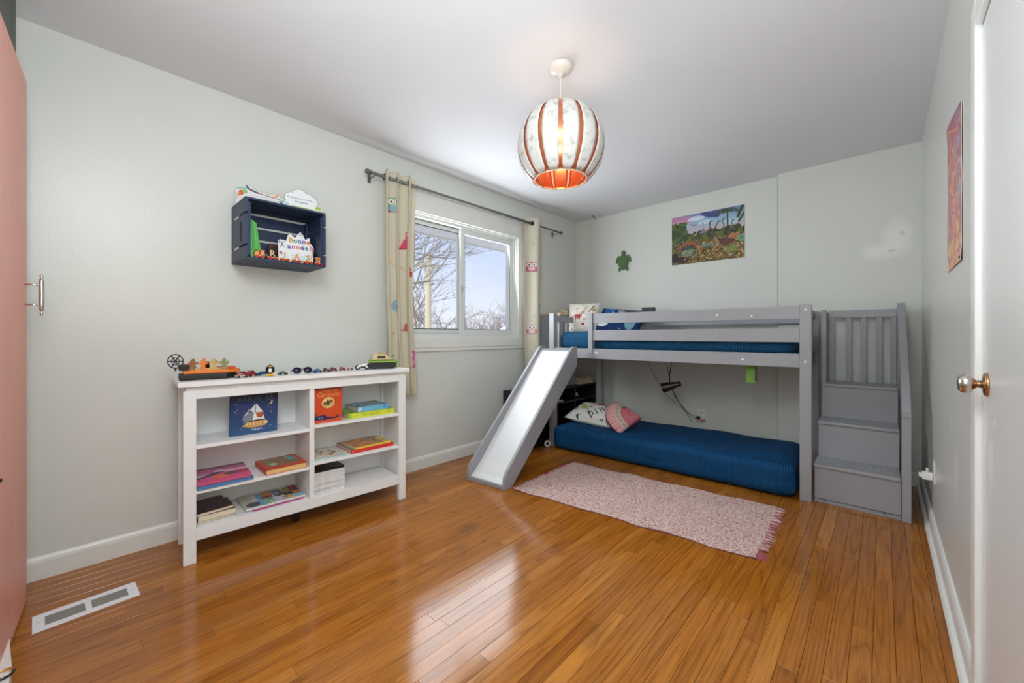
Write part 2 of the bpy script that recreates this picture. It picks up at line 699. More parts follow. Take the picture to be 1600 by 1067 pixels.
# back wall: the right-hand part is boxed out a few centimetres
b = B().prism([(XL, YB), (-0.652, YB), (-0.652, 4.022), (XR, 4.022), (XR, YB + .12), (XL, YB + .12)], H)
wbk = tag(b.build('wall_back', wb), kind='structure')
tag(B().box(-.6545, -.6515, 4.0205, 4.0219, .11, H - .002).build('seam_shadow_strip', mat('crack_shadow', (150, 150, 144), rough=.9)), kind='structure')  # grey strip along the step: crack line with its thin shadow put in as colour
# right wall with door opening
DY0, DY1, DZ = 0.88, 1.688, 1.935
b = B()
b.box(XR, XR + .1, YF - .1, DY0, 0, H).box(XR, XR + .1, DY1, YB + .1, 0, H).box(XR, XR + .1, DY0, DY1, DZ, H)
tag(b.build('wall_right', wr_m), kind='structure')
tag(B().box(XL, XR, YF - .1, YF, 0, H).build('wall_front', mat('front_wall_paint', (205, 206, 200), rough=.5)), kind='structure')


def baseb(name, axis, a0, a1, face, sgn, shoe):
    """baseboard with a rounded top and, where asked, a shoe moulding, along an axis"""
    prof = [(0, 0), (.014, 0), (.014, .075), (.011, .088), (.006, .097), (0, .10)]
    if shoe:
        prof = [(0, 0), (.030, 0), (.030, .010), (.024, .019), (.014, .024), (.014, .075), (.011, .088), (.006, .097), (0, .10)]
    n = len(prof)
    vs = []
    for a in (a0, a1):
        for d, z in prof:
            vs.append((face + sgn * d, a, z) if axis == 'y' else (a, face + sgn * d, z))
    fs = [(i, (i + 1) % n, n + (i + 1) % n, n + i) for i in range(n)] + [tuple(range(n)), tuple(range(n, 2 * n))[::-1]]
    o = B().add(vs, fs).build(name, white_trim)
    return tag(o, kind='structure')


baseb('baseboard_left', 'y', YF, YB, XL, 1, False)
baseb('baseboard_back', 'x', XL + .015, -0.652, YB, -1, False)
baseb('baseboard_right', 'y', 1.757, 4.02, XR, -1, True)
baseb('trim_1', 'x', -0.65, XR - .03, 4.022, -1, False)

# ---- door in the right wall, white, closed
d1 = tag(thing('door_1', None, None, (XR, DY0, 0)), kind='structure')
door_m = wall_paint('white_door_paint', (222, 223, 221), 0.3, patches=[
    ((0.20, 1.56, 0.75), (0.3, 0.03, 0.07), (240, 240, 238), 0.4, 0.5, 16, .7),
    ((0.21, 1.52, 0.86), (0.3, 0.012, 0.012), (242, 242, 240), 0.4, 0.2, 30, .9),
    ((0.21, 1.50, 1.17), (0.3, 0.004, 0.008), (245, 245, 240), 0.4, 0.2, 30, .9)])
B().box(-.0025, .040, .005, DY1 - DY0 - .004, .008, DZ - .012).build('door_panel', door_m, d1, bevel=.002)
B().box(.0405, .06, .001, DY1 - DY0 - .001, 0, DZ - .001).build('door_stop', mat('dark_gap', (96, 80, 64), rough=.8), d1)
B().box(.1005, .112, -.06, DY1 - DY0 + .06, 0, DZ + .06).build('sun_leak_blocker', mat('dark_gap', (96, 80, 64)), d1)  # unseen board added behind the door to stop sun leaking through its gaps
brass = mat('worn_brass', (196, 150, 110), rough=.22, metal=1)
nick = mat('satin_nickel', (205, 200, 192), rough=.18, metal=1)
kn = B().lathe([(0.0305, 0), (0.031, .003), (.027, .007), (.012, .009), (.010, .010)], 28, T(-.0025, .73, .945, 0, R(-90), 0)).build('door_rose', brass, d1, smooth=True)
kn = B().lathe([(.010, .009), (.010, .018), (.011, .020), (.0155, .024), (.0235, .030), (.0262, .038), (.0245, .046), (.018, .052), (.006, .054), (.001, .0542)], 28, T(-.0025, .73, .945, 0, R(-90), 0)).build('door_knob', nick, d1, smooth=True)
# its casing
cs = B()
cs.box(XR - .016, XR, DY1 - .003, 1.755, 0, DZ + .075)
cs.box(XR - .016, XR, DY0 - .065, DY1 - .003, DZ - .003, DZ + .075)
cs.box(XR - .016, XR, DY0 - .065, DY0 + .003, 0, DZ - .003)
tag(cs.build('trim_2', mat('glossy_white_trim', (240, 240, 238), rough=.25), bevel=.003), kind='structure')

# ---- window in the left wall
w1 = tag(thing('window_1', None, None, (XL, WY0, WZ0)), kind='structure')
wy, wz = WY1 - WY0, WZ1 - WZ0
c = B()
c.box(0, .018, -.11, wy + .11, wz, wz + .175)
c.box(0, .030, -.12, wy + .12, wz + .165, wz + .185)
c.box(0, .018, -.105, 0, -.0, wz).box(0, .018, wy, wy + .105, 0, wz)
c.box(0, .022, -.11, wy + .11, -.085, 0).box(0, .016, -.11, wy + .11, -.115, -.085)
c.build('casing', white_trim, w1, bevel=.003)
c = B()   # reveal lining
c.box(-.15, 0, 0, wy, wz - .012, wz).box(-.15, 0, 0, wy, 0, .012).box(-.15, 0, 0, .012, .012, wz - .012).box(-.15, 0, wy - .012, wy, .012, wz - .012)
c.build('lining', white_trim, w1)
dark_line = mat('dark_weatherstrip', (60, 60, 56), rough=.7)
glass = bpy.data.materials.new('window_glass')
glass.use_nodes = True
gn = glass.node_tree
for n_ in list(gn.nodes):
    gn.nodes.remove(n_)
go = gn.nodes.new('ShaderNodeOutputMaterial')
gm = gn.nodes.new('ShaderNodeMixShader')
gt = gn.nodes.new('ShaderNodeBsdfTransparent')
gt.inputs[0].default_value = (.97, .98, .98, 1)
gg = gn.nodes.new('ShaderNodeBsdfGlossy')
gg.inputs['Roughness'].default_value = 0.0
gf = gn.nodes.new('ShaderNodeFresnel')
gf.inputs[0].default_value = 1.25
gn.links.new(gf.outputs[0], gm.inputs[0])
gn.links.new(gt.outputs[0], gm.inputs[1])
gn.links.new(gg.outputs[0], gm.inputs[2])
gn.links.new(gm.outputs[0], go.inputs[0])


def frame_bars(x0, x1, y0, y1, z0, z1, t, tb=None):
    tb = tb or t
    return B().box(x0, x1, y0, y1, z0, z0 + tb).box(x0, x1, y0, y1, z1 - t, z1).box(x0, x1, y0, y0 + t, z0 + tb, z1 - t).box(x0, x1, y1 - t, y1, z0 + tb, z1 - t)


# fixed outer frame, then the two sliding sashes: left behind, right in front
frame_bars(-.13, -.02, .012, wy - .012, .012, wz - .012, .022).build('window_frame', white_sash, w1, bevel=.002)
ym = .60
ls = frame_bars(-.105, -.075, .034, ym, .034, wz - .034, .038).build('sash', white_sash, w1, bevel=.002)
frame_bars(-.074, -.071, .070, ym - .036, .070, wz - .070, .005).build('gasket', dark_line, ls)
B().box(-.092, -.088, .072, ym - .038, .072, wz - .072).build('pane', glass, ls)
rs = frame_bars(-.062, -.030, ym - .045, wy - .034, .034, wz - .034, .046, .040).build('sash', white_sash, w1, bevel=.002)
B().box(-.048, -.044, ym + .001, wy - .080, .074, wz - .080).build('pane', glass, rs)
frame_bars(-.0305, -.0285, ym - .002, wy - .077, .071, wz - .077, .004).build('gasket', mat('grey_gasket', (150, 150, 146), rough=.6), rs)
B().box(-.030, -.022, ym - .040, ym - .028, .40, .46).box(-.024, -.012, ym - .038, ym - .030, .42, .445).build('latch', mat('latch_grey', (176, 178, 176), rough=.3), w1, bevel=.002)
frame_bars(-.066, -.0635, .03, wy - .03, .03, wz - .03, .006).build('track', mat('track_dark', (70, 68, 62), rough=.7), w1)

# ---- outside: eave soffit, ground, house, trees, pole
ev = tag(thing('trim_3', None, None, (XL - .16, 0, 2.10)), kind='structure')
sof = mat('white_soffit', (236, 234, 226), rough=.6)
sm = B().box(-.50, 0, .003, .147, 0, .012).mesh('soffit_panel')
sm.materials.append(sof)
for k in range(26):
    o = bpy.data.objects.new('soffit_panel', sm)
    COL.objects.link(o)
    o.parent = ev
    o.location = (0, .6 + k * .15, 0)
B().box(-.53, -.50, .5, 4.6, -.012, .14).build('fascia', sof, ev)
B().box(-.5, 0, .5, 4.6, .013, .03).build('backing', mat('soffit_gap', (120, 118, 110), rough=.8), ev)
GZ = -3.4
gr = B().box(-60, XL - .2, -30, 60, GZ - .1, GZ).build('ground', mat('snowy_ground', (228, 226, 222), rough=.9, noise=.08, nscale=2))
tag(gr, kind='structure')

bark = mat('pale_bark', (158, 146, 130), rough=.9)
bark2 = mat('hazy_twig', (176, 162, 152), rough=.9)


def grow(p, d, L, r, depth, out, spread=.5, up=.1, kids=(2, 4), rmin=.004):
    n = 3 if depth else 2
    pts = [p.copy()]
    q = p.copy()
    dd = d.copy()
    for i in range(n):
        dd = (dd + Vector((random.gauss(0, .12), random.gauss(0, .12), random.gauss(.03, .1)))).normalized()
        q = q + dd * L / n
        pts.append(q.copy())
    out.append((pts, r, depth))
    if depth <= 0:
        return
    for k in range(random.randint(*kids)):
        t = random.uniform(.35, 1)
        i = min(int(t * n), n - 1)
        s = pts[i].lerp(pts[i + 1], t * n - i)
        nd = (dd + Vector((random.gauss(0, spread), random.gauss(0, spread), random.gauss(up, spread * .7)))).normalized()
        grow(s, nd, L * random.uniform(.55, .85), max(r * random.uniform(.45, .65), rmin), depth - 1, out, spread, up, kids, rmin)


def tree(x, y, label, hgt, r, depth, kids, trunk=.35, lean=(0, 0), m=bark, rmin=.006, start=None, direc=None, spread=.55, group=None):
    t = thing('bare_tree', label, 'tree', (x, y, GZ), group=group)
    out = []
    grow(Vector((0, 0, 0)), Vector((lean[0], lean[1], 1)).normalized(), hgt * trunk, r, depth, out, spread=spread, kids=kids, rmin=rmin)
    tb, wb_ = B(), B()
    for pts, rr, dp in out:
        rs_ = [rr * (1 - .45 * i / (len(pts) - 1)) for i in range(len(pts))]
        (tb if dp >= depth - 1 else wb_).tube(pts, rs_, 5 if dp >= depth - 1 else 3, cap=False)
    tb.build('trunk', m, t)
    tw = wb_.build('twigs', m, t)
    tw['kind'] = 'stuff'
    return t


# the big tree near the house, its limbs crossing the upper left of the pane
bt = thing('bare_tree', 'big bare tree with long limbs reaching past the left window pane', 'tree', (-8.6, 4.35, GZ))
out = []
tb, wb_ = B(), B()
tb.tube([(0, 0, 0), (.1, .1, 2.4), (0, .05, 5.6), (-.1, -.1, 8.6)], [.24, .21, .17, .10], 8)
for z0, dy, dz, L in ((2.6, .95, .35, 2.7), (2.9, 1.0, .75, 2.6), (3.2, .9, .6, 2.6), (3.5, .8, .9, 2.4), (2.3, .8, .8, 2.2), (3.6, -.7, .7, 2.0), (3.9, .5, .9, 2.0), (3.0, -.9, .5, 2.0)):
    grow(Vector((0, .05, z0 + 2.8)), Vector((random.uniform(-.2, .3), dy, dz)).normalized(), L * .62, .030, 4, out, spread=.42, up=.12, kids=(3, 4), rmin=.005)
for pts, rr, dp in out:
    rs_ = [rr * (1 - .45 * i / (len(pts) - 1)) for i in range(len(pts))]
    (tb if dp >= 4 else wb_).tube(pts, rs_, 5 if dp >= 3 else 3, cap=False)
tb.build('trunk', bark, bt)
wb_.build('twigs', bark, bt)['kind'] = 'stuff'

tree(-16.5, 11.1, 'slim bare tree between the pole and the left curtain', 12.5, .12, 5, (2, 4), .34)
tree(-15.5, 12.0, 'low bushy bare tree to the right of the wooden pole', 9.5, .10, 5, (3, 4), .30, spread=.7)
tree(-17.5, 15.9, 'bare bushy tree centred low in the right window pane', 7.8, .10, 5, (3, 4), .30, m=bark2, spread=.6)
tree(-16.8, 16.9, 'tallest bare tree in the right pane, behind the snowy roof', 9.2, .12, 5, (3, 5), .30, m=bark2, spread=.5)
far = 'hazy bare trees of the distant treeline'
for k, w_ in enumerate(('first', 'second', 'third', 'fourth', 'fifth', 'sixth')):
    az = R(149 - k * 3.3)
    d = random.uniform(25, 32)
    tree(d * math.cos(az), d * math.sin(az), 'thin hazy bare tree, %s from the left in the distant treeline' % w_, random.uniform(8.0, 9.6), .13, 4, (3, 5), .3, m=bark2, rmin=.016, spread=.5, group=far)

pole_m = mat('pale_pole_wood', (214, 200, 168), rough=.85, noise=.1, nscale=6, stretch=(1, 1, .1))
po = thing('utility_pole', 'pale wooden utility pole beyond the left window pane', 'pole', (-12.4, 8.75, GZ))
B().tube([(0, 0, 0), (0, 0, 7.5)], [.14, .11], 12).build('pole', pole_m, po)
B().box(-.06, .06, -.5, .5, 7.0, 7.1).build('crossarm', pole_m, po)
ho = thing('neighbour_house', 'neighbouring house with a snow-covered gable roof', 'house', (-9.6, 13.65, GZ), rz=R(90))
B().box(-2, 2, -1.5, 1.5, 0, 4.7).build('wall', mat('house_siding', (200, 190, 176), rough=.8), ho)
B().prism([(-2.35, 4.6), (2.35, 4.6), (0, 5.75)], 3.6, T(0, 1.8, 0, R(90), 0, 0)).build('roof', mat('snow', (248, 248, 252), rough=.7), ho)

# ---- closet side at the extreme left
pinkm = mat('pink_door_paint', (238, 168, 150), rough=.45, noise=.06, nscale=14, stretch=(8, 8, .25))
d2 = tag(thing('door_2', None, None, (-1.90, -0.184, 0), rz=0), kind='structure')
d2.rotation_euler = (0, 0, R(180 - 2.6))
B().box(0, .62, -.001, .022, .012, 2.09).build('door_panel', pinkm, d2, bevel=.002)
hm = mat('polished_nickel', (214, 212, 206), rough=.16, metal=1)
hb = B()
hb.lathe([(.001, -.083), (.0045, -.080), (.0055, -.075), (.0035, -.068), (.0035, -.064), (.006, -.062), (.0075, -.056), (.0085, 0), (.0075, .056), (.006, .062), (.0035, .064), (.0035, .068), (.006, .075), (.0055, .080), (.001, .084)], 14, T(.575, -.044, 1.235))
hb.tube([(.575, 0, 1.275), (.575, -.044, 1.275)], .0035, 10).tube([(.575, 0, 1.195), (.575, -.044, 1.195)], .0035, 10)
hb.build('pull_handle', hm, d2, smooth=True)
B().lathe([(.006, 0), (.006, .004), (.001, .0055)], 12, T(.12, -.001, .62, R(90), 0, 0)).build('door_catch', mat('black_catch', (20, 20, 20), rough=.5), d2)
dk = mat('dark_green_grey_paint', (82, 88, 78), rough=.6)
tp = tag(thing('trim_4', None, None, (-2.59, -.199, 2.10)), kind='structure')
B().box(0, .16, 0, .012, 0, .34).build('board', dk, tp)
B().box(.166, 1.2, 0, .012, 0, .34).build('board', dk, tp)
B().box(-.02, 0, 0, .010, -.05, .0).build('jamb', mat('pale_blue_trim', (196, 206, 210), rough=.5), tp)
pl = B().prism([(-2.24, -.178), (-1.0, -.178), (-1.0, -.128), (-1.99, -.152)], .045).build('trim_5', white_trim)
tag(pl, kind='structure')
rg = thing('ring', 'small black and gold ring at the foot of the pink door', 'ring', (-1.945, -.168, .0495))
B().torus(.024, .0036, 30, 8, a0=R(-150), a1=R(100)).build('band', mat('black_gloss', (14, 13, 12), rough=.2), rg, smooth=True)
B().torus(.024, .0035, 14, 8, a0=R(100), a1=R(210)).build('gold_band', mat('gold', (236, 190, 110), rough=.25, metal=1), rg, smooth=True)
# ================================================================== FURNITURE
grey = mat('grey_painted_wood', (157, 157, 161), rough=.42, noise=.02, nscale=10)
white_w = mat('white_bookcase_paint', (241, 240, 239), rough=.4, noise=.015, nscale=12)

# ------------------------------------------------ bookcase
BCR = R(86.52)
bc = thing('bookcase', 'low white open bookcase with two bays of shelves under the wall crate', 'bookcase', (-2.372, .315, 0), rz=BCR)
MB = Matrix.Translation((-2.372, .315, 0)) @ Matrix.Rotation(BCR, 4, 'Z')
L_, D_ = 1.135, .295
B().box(-.02, L_ + .02, -.018, D_ + .012, .832, .855).build('top', white_w, bc, bevel=.002)
for x0 in (0, L_ - .048):
    for y0, y1 in ((0, .03), (D_ - .03, D_)):
        B().box(x0, x0 + .048, y0, y1, 0, .8125).build('leg', white_w, bc, bevel=.0015)
for x0 in (.010, L_ - .026):
    B().box(x0, x0 + .016, .0302, D_ - .0302, .10, .8125).build('side_panel', white_w, bc)
B().box(.012, L_ - .012, .012, D_ - .01, .8127, .8318).build('top_batten', white_w, bc)
B().box(.0482, L_ - .0482, .002, .022, .772, .812).build('apron', white_w, bc, bevel=.0015)
B().box(.0482, L_ - .0482, .002, D_ - .0302, .103, .158).build('bottom_shelf', white_w, bc, bevel=.0015)
B().box(.0482, L_ - .0482, D_ - .022, D_ - .014, .158, .812).build('back_panel', white_w, bc)
B().box(.546, .572, .004, D_ - .0225, .1585, .7715).build('divider', white_w, bc, bevel=.001)
for x0, x1, z in ((.0482, .5455, .551), (.0482, .5455, .338), (.5725, L_ - .0482, .565), (.5725, L_ - .0482, .356)):
    B().box(x0, x1, .006, D_ - .0225, z - .017, z).build('shelf', white_w, bc, bevel=.001)
pin = mat('dark_shelf_pin', (40, 38, 36), rough=.4)
for z in (.575, .345):
    B().lathe([(.004, 0), (.004, .004)], 8, T(L_ - .0262, .02, z, 0, R(-90), 0)).build('shelf_pin', pin, bc)
B().box(.50, .53, .13, .16, 0, .103).build('centre_foot', mat('black_plastic', (22, 21, 20), rough=.5), bc)


def at_bc(x, y, z, rx=0, ry=0, rz=0):
    M = MB @ T(x, y, z, rx, ry, rz)
    return M.to_translation(), M.to_euler()


paper = mat('page_paper', (226, 212, 184), rough=.8, noise=.12, nscale=1, stretch=(2, 2, 900))
paper_w = mat('white_page_paper', (236, 234, 228), rough=.8, noise=.10, nscale=1, stretch=(2, 2, 900))
prn = vmat('book_print', rough=.35, coat=.2)


def book(label, w, d, t, spine_col, cv=None, back_col=None, loc=(0, 0, 0), rot=(0, 0, 0), hard=True, pages=paper, group=None, name='book', spine_cv=None):
    """lying flat: spine along x = 0, width w along x, height d along y, thickness t up"""
    b = thing(name, label, 'book', loc, group=group, rot=rot)
    k = .0025 if hard else .0008
    ins = .004 if hard else .0005
    cm = mat('cover_%02x%02x%02x' % tuple(int(c) for c in spine_col), spine_col, rough=.4, coat=.1)
    bb = B().box(0, w, 0, d, 0, k)
    sp_ = [(0, 0), (0, t)] if not hard else [(0, 0), (-.002, t * .25), (-.0025, t * .5), (-.002, t * .75), (0, t)]
    bb.prism([(x, z) for x, z in sp_] + [(k, t), (k, 0)], d, T(0, d, 0, R(90), 0, 0))
    bb.box(k, w, 0, d, t - k, t)
    bb.build('cover', cm, b)
    B().box(k, w - ins, ins, d - ins, k, t - k).build('page_block', pages, b)
    if cv is not None:
        paint_mesh('cover_print', cv, lambda u, v: (u * w, v * d, np.full_like(u, t + .0004)), prn, b, smooth=False)
    if spine_cv is not None:
        paint_mesh('spine_print', spine_cv, lambda u, v: (np.full_like(u, -.003 if hard else -.0005), d - u * d, v * t), prn, b, smooth=False)
    return b


# --- standing sailing-ship book (left bay, top shelf)
cv = Cv(110, 108, (38, 62, 104))
cv.vgrad(0, .75, (52, 86, 130), (38, 58, 104)).vgrad(.75, 1, (38, 58, 104), (18, 24, 44))
for k in range(9):
    cv.ell(rng.uniform(.2, .9), rng.uniform(.35, .8), .22, .018, (60, 78, 132), alpha=.5)
cv.ell(.84, .795, .042, .052, (240, 222, 160)).ell(.822, .805, .036, .048, (40, 56, 92))
cv.ell(.39, .42, .135, .15, (128, 140, 150)).poly([(.27, .30), (.29, .45), (.42, .58), (.50, .52), (.50, .30)], (128, 140, 150))
cv.poly([(.52, .78), (.40, .62), (.50, .52), (.52, .36)], (220, 226, 226)).poly([(.53, .78), (.66, .58), (.72, .36), (.53, .36)], (226, 230, 228))
cv.poly([(.46, .36), (.56, .36), (.56, .55), (.48, .52)], (240, 240, 232))
cv.ell(.61, .48, .075, .07, (188, 92, 62)).ell(.55, .53, .025, .03, (188, 92, 62)).ell(.67, .53, .025, .03, (188, 92, 62))
cv.line([(.31, .50), (.38, .62)], .018, (230, 226, 214))
cv.poly([(.24, .22), (.34, .31), (.73, .34), (.77, .30), (.74, .20), (.60, .17), (.40, .17)], (206, 158, 92))
for k in range(5):
    cv.line([(.36 + k * .07, .23), (.34 + k * .07, .29)], .014, (250, 226, 180))
cv.ell(.75, .27, .03, .04, (236, 226, 200)).line([(.3, .32), (.72, .35)], .02, (50, 36, 44))
cv.speck(16, [(220, 228, 235)], .006, .011, (.08, .95, .5, .86)).speck(6, [(200, 220, 230)], .008, .014, (.1, .95, .1, .2))
cv.squiggle(.44, .68, .115, .03, (230, 235, 238), .012)
for x0 in (.16, .26, .36, .50, .56, .74, .82):
    cv.line([(x0, .86), (x0 + .03, .96), (x0 + .06, .86)], .018, (54, 92, 104))
lo, ro = at_bc(.190, .100, .5531, R(96), 0, 0)
book('navy picture book with a sailing boat at night, standing on the top left shelf', .215, .208, .012, (24, 60, 88), cv, loc=lo, rot=ro)

# --- orange tale book (right bay, top shelf)
cv = Cv(96, 116, (218, 82, 44))
cv.vgrad(.85, 1, (214, 80, 42), (170, 58, 30))
cv.ell(.50, .58, .225, .16, (238, 214, 140)).ell(.47, .53, .15, .09, (196, 170, 96)).ell(.55, .50, .12, .07, (214, 196, 130))
cv.poly([(.42, .52), (.47, .70), (.52, .64), (.56, .52)], (96, 44, 40)).ell(.60, .62, .07, .05, (160, 90, 60)).ell(.38, .57, .06, .05, (120, 110, 70))
cv.line([(.55, .70), (.62, .60), (.68, .54)], .02, (130, 70, 60))
cv.poly([(0, .09), (0, .34), (.05, .34), (.07, .20), (.2, .22), (.33, .21), (.41, .23), (.45, .16), (.7, .13), (.83, .16), (.86, .24), (.89, .14), (1, .15), (.8, .10), (.4, .08)], (44, 44, 84))
cv.ell(.24, .14, .12, .05, (60, 70, 116)).ell(.2, .15, .02, .015, (170, 190, 210)).ell(.3, .15, .02, .015, (170, 190, 210))
cv.speck(14, [(60, 46, 70), (90, 60, 70)], .012, .022, (.02, .45, .2, .27))
lo, ro = at_bc(.578, .060, .5671, R(94), 0, 0)
bk = book('orange fairy-tale book with a round yellow picture, standing by the divider', .157, .198, .018, (206, 72, 38), cv, loc=lo, rot=ro)
gold_ink = mat('tan_ink', (214, 138, 66), rough=.5)
lettering('Contes de', .022, T(.082, .186, .0188), gold_ink, bk)
lettering('Grimm', .042, T(.078, .162, .0188), mat('tan_ink_bright', (226, 158, 84), rough=.5), bk, width=.12)

# --- blue on yellow, lying (right bay, top shelf)
cv = Cv(60, 90, (150, 186, 60))
cv.speck(60, [(200, 214, 80), (90, 120, 60), (60, 60, 50), (220, 200, 60)], .02, .07)
sc = Cv(150, 16, (214, 222, 62))
sc.squiggle(.28, .66, .5, .5, (50, 60, 40), .008).rect(.02, .06, .1, .9, (120, 190, 70)).squiggle(.84, .95, .5, .6, (80, 90, 60), .008).squiggle(.08, .2, .45, .35, (150, 170, 60), .006)
lo, ro = at_bc(1.075, .040, .5655, 0, 0, R(90))
book('thick yellow-green book lying under the pale blue one', .205, .300, .031, (206, 216, 58), cv, loc=lo, rot=ro, spine_cv=sc)
cv = Cv(60, 70, (120, 150, 170))
cv.speck(40, [(70, 90, 120), (96, 120, 150), (60, 60, 64), (160, 130, 80)], .03, .09)
sc = Cv(120, 14, (118, 190, 226))
sc.ell(.07, .5, .05, .4, (230, 240, 245)).squiggle(.05, .09, .5, .5, (60, 80, 110), .01).squiggle(.2, .45, .5, .35, (150, 206, 232), .008).rect(.84, .95, .15, .85, (80, 160, 226)).squiggle(.55, .8, .5, .35, (90, 160, 206), .008)
lo, ro = at_bc(1.040, .062, .5975, 0, 0, R(91))
book('pale blue book lying on the yellow-green one', .185, .200, .029, (110, 182, 220), cv, loc=lo, rot=ro, spine_cv=sc)

# --- pink comic on blue one (left bay, middle shelf)
cv = Cv(70, 80, (70, 130, 180))
lo, ro = at_bc(.052, -.002, .3385, 0, 0, R(1))
book('blue paperback under the bright pink one', .228, .235, .014, (50, 120, 170), None, loc=lo, rot=ro, hard=False, pages=mat('blue_page_edge', (84, 130, 180), rough=.7))
cv = Cv(90, 90, (222, 84, 152))
cv.rect(0, 1, .86, 1, (120, 24, 60)).rect(.35, 1, .62, .86, (206, 96, 160)).rect(.55, 1, .46, .62, (226, 190, 206)).rect(.52, 1, .2, .46, (200, 14, 84))
cv.poly([(0, .30), (.42, .62), (.55, .5), (.36, .36), (.05, .22)], (44, 28, 40)).poly([(.28, .08), (.36, .30), (.62, .26), (.6, .06)], (240, 116, 40)).ell(.16, .5, .12, .1, (190, 150, 180)).ell(.45, .62, .1, .06, (236, 236, 240)).ell(.66, .3, .14, .1, (80, 70, 66)).ell(.1, .7, .12, .06, (150, 110, 130)).rect(0, .16, .36, .44, (236, 214, 226))
cv.speck(30, [(60, 40, 60), (230, 120, 170), (120, 60, 110)], .01, .03)
lo, ro = at_bc(.050, .014, .3532, 0, 0, R(-1))
book('bright pink comic paperback lying on the blue one', .222, .240, .016, (206, 40, 100), cv, loc=lo, rot=ro, hard=False, pages=mat('pink_page_edge', (214, 90, 120), rough=.7))
# --- red hardback
cv = Cv(80, 84, (204, 62, 44))
cv.rect(.12, .90, .22, .92, (112, 126, 70)).ell(.3, .62, .14, .2, (90, 120, 60)).ell(.5, .5, .2, .2, (150, 92, 60)).speck(50, [(190, 80, 50), (90, 130, 90), (220, 200, 150), (120, 150, 80), (150, 70, 50)], .02, .05, (.2, .8, .28, .85)).ell(.8, .68, .1, .14, (110, 190, 200)).poly([(.7, .8), (.9, .85), (.86, .55)], (80, 160, 180)).ell(.28, .4, .09, .12, (190, 196, 170))
lo, ro = at_bc(.335, .004, .3385, 0, 0, R(2))
book('thick red hardback with a green picture on its cover, lying beside the pink comic', .200, .215, .030, (196, 56, 42), cv, loc=lo, rot=ro, pages=mat('warm_page_edge', (236, 196, 128), rough=.8, noise=.1, nscale=1, stretch=(2, 2, 800)))

# --- dark paperbacks, lower left
lo, ro = at_bc(.056, .050, .1585, 0, 0, R(3))
book('brown battered paperback at the bottom of the dark pile', .150, .195, .012, (120, 92, 62), None, loc=lo, rot=ro, hard=False)
lo, ro = at_bc(.058, .046, .1708, 0, 0, R(2))
book('cream-paged paperback in the middle of the dark pile', .152, .195, .026, (90, 70, 60), None, loc=lo, rot=ro, hard=False)
cv = Cv(60, 76, (40, 30, 36))
cv.speck(70, [(70, 40, 46), (30, 24, 30), (90, 60, 66), (50, 46, 60), (104, 52, 50)], .03, .08).line([(.1, .4), (.4, .6), (.8, .5)], .05, (110, 70, 70))
lo, ro = at_bc(.054, .044, .1972, 0, 0, R(8))
book('dark-covered paperback on top of the pile at the lower left', .150, .198, .013, (30, 24, 26), cv, loc=lo, rot=ro, hard=False)

# --- flat comics, lower left bay
cv = Cv(100, 80, (214, 214, 206))
cv.rect(0, .18, 0, 1, (196, 190, 176)).ell(.17, .22, .13, .16, (70, 82, 104)).rect(.26, .36, 0, .9, (110, 170, 206))
for x0, x1, y0, y1, c in ((.33, .5, .06, .42, (120, 190, 150)), (.34, .52, .42, .62, (190, 50, 40)), (.36, .54, .62, .95, (196, 140, 50)), (.5, .66, .1, .4, (206, 200, 226)), (.55, .7, .4, .6, (60, 50, 90)), (.54, .7, .6, .92, (110, 130, 170)), (.66, .82, .08, .3, (232, 190, 80)), (.7, .84, .55, .92, (150, 160, 50)), (.70, .86, .3, .55, (40, 34, 40)), (.84, 1, .5, .95, (150, 36, 30)), (.86, 1, .25, .5, (190, 140, 110)), (.82, 1, .05, .25, (130, 196, 230))):
    cv.rect(x0, x1, y0, y1, c)
cv.speck(40, [(40, 36, 50), (230, 220, 140), (200, 60, 50), (60, 110, 170)], .01, .035, (.3, 1, .05, .95))
lo, ro = at_bc(.285, .032, .1585, 0, 0, R(2))
book('magenta magazine under the collage-covered comic', .240, .210, .008, (150, 20, 90), None, loc=lo, rot=ro, hard=False, name='magazine', pages=mat('magenta_edge', (190, 80, 140), rough=.6))
lo, ro = at_bc(.252, .040, .1668, 0, 0, R(1))
book('large thin comic with a white and multicoloured collage cover', .283, .215, .009, (222, 222, 216), cv, loc=lo, rot=ro, hard=False, name='magazine', pages=paper_w)

# --- right bay, middle shelf
cv = Cv(70, 74, (206, 214, 206))
cv.rect(0, .85, .1, .9, (226, 222, 204)).speck(40, [(190, 90, 90), (220, 206, 160), (90, 80, 80), (226, 226, 220), (150, 160, 120), (230, 210, 120)], .03, .07, (.02, .82, .15, .85)).rect(0, .95, .88, .95, (190, 180, 60))
lo, ro = at_bc(.577, .022, .3565, 0, 0, R(-2))
book('flat pale children\'s album beside the divider on the right-hand middle shelf', .183, .230, .010, (176, 206, 206), cv, loc=lo, rot=ro, name='album', pages=paper_w)
sc = Cv(120, 10, (216, 46, 54))
sc.squiggle(.1, .4, .5, .4, (240, 110, 100), .008).rect(.02, .06, .2, .8, (244, 120, 90))
lo, ro = at_bc(1.062, .030, .3565, 0, 0, R(91))
book('grey hardback with a red spine under the yellow album', .236, .275, .021, (206, 44, 52), Cv(20, 20, (126, 130, 126)).grain(.2), loc=lo, rot=ro, spine_cv=sc, name='album')
cv = Cv(70, 90, (206, 130, 60))
cv.rect(0, 1, 0, .16, (226, 206, 70)).speck(40, [(190, 84, 60), (150, 120, 70), (220, 170, 90)], .03, .09, (.05, .95, .5, .98)).speck(26, [(110, 110, 100), (90, 96, 110), (180, 176, 160)], .03, .08, (.1, .95, .02, .45)).ell(.6, .42, .14, .08, (120, 130, 160))
sc = Cv(100, 8, (240, 214, 70))
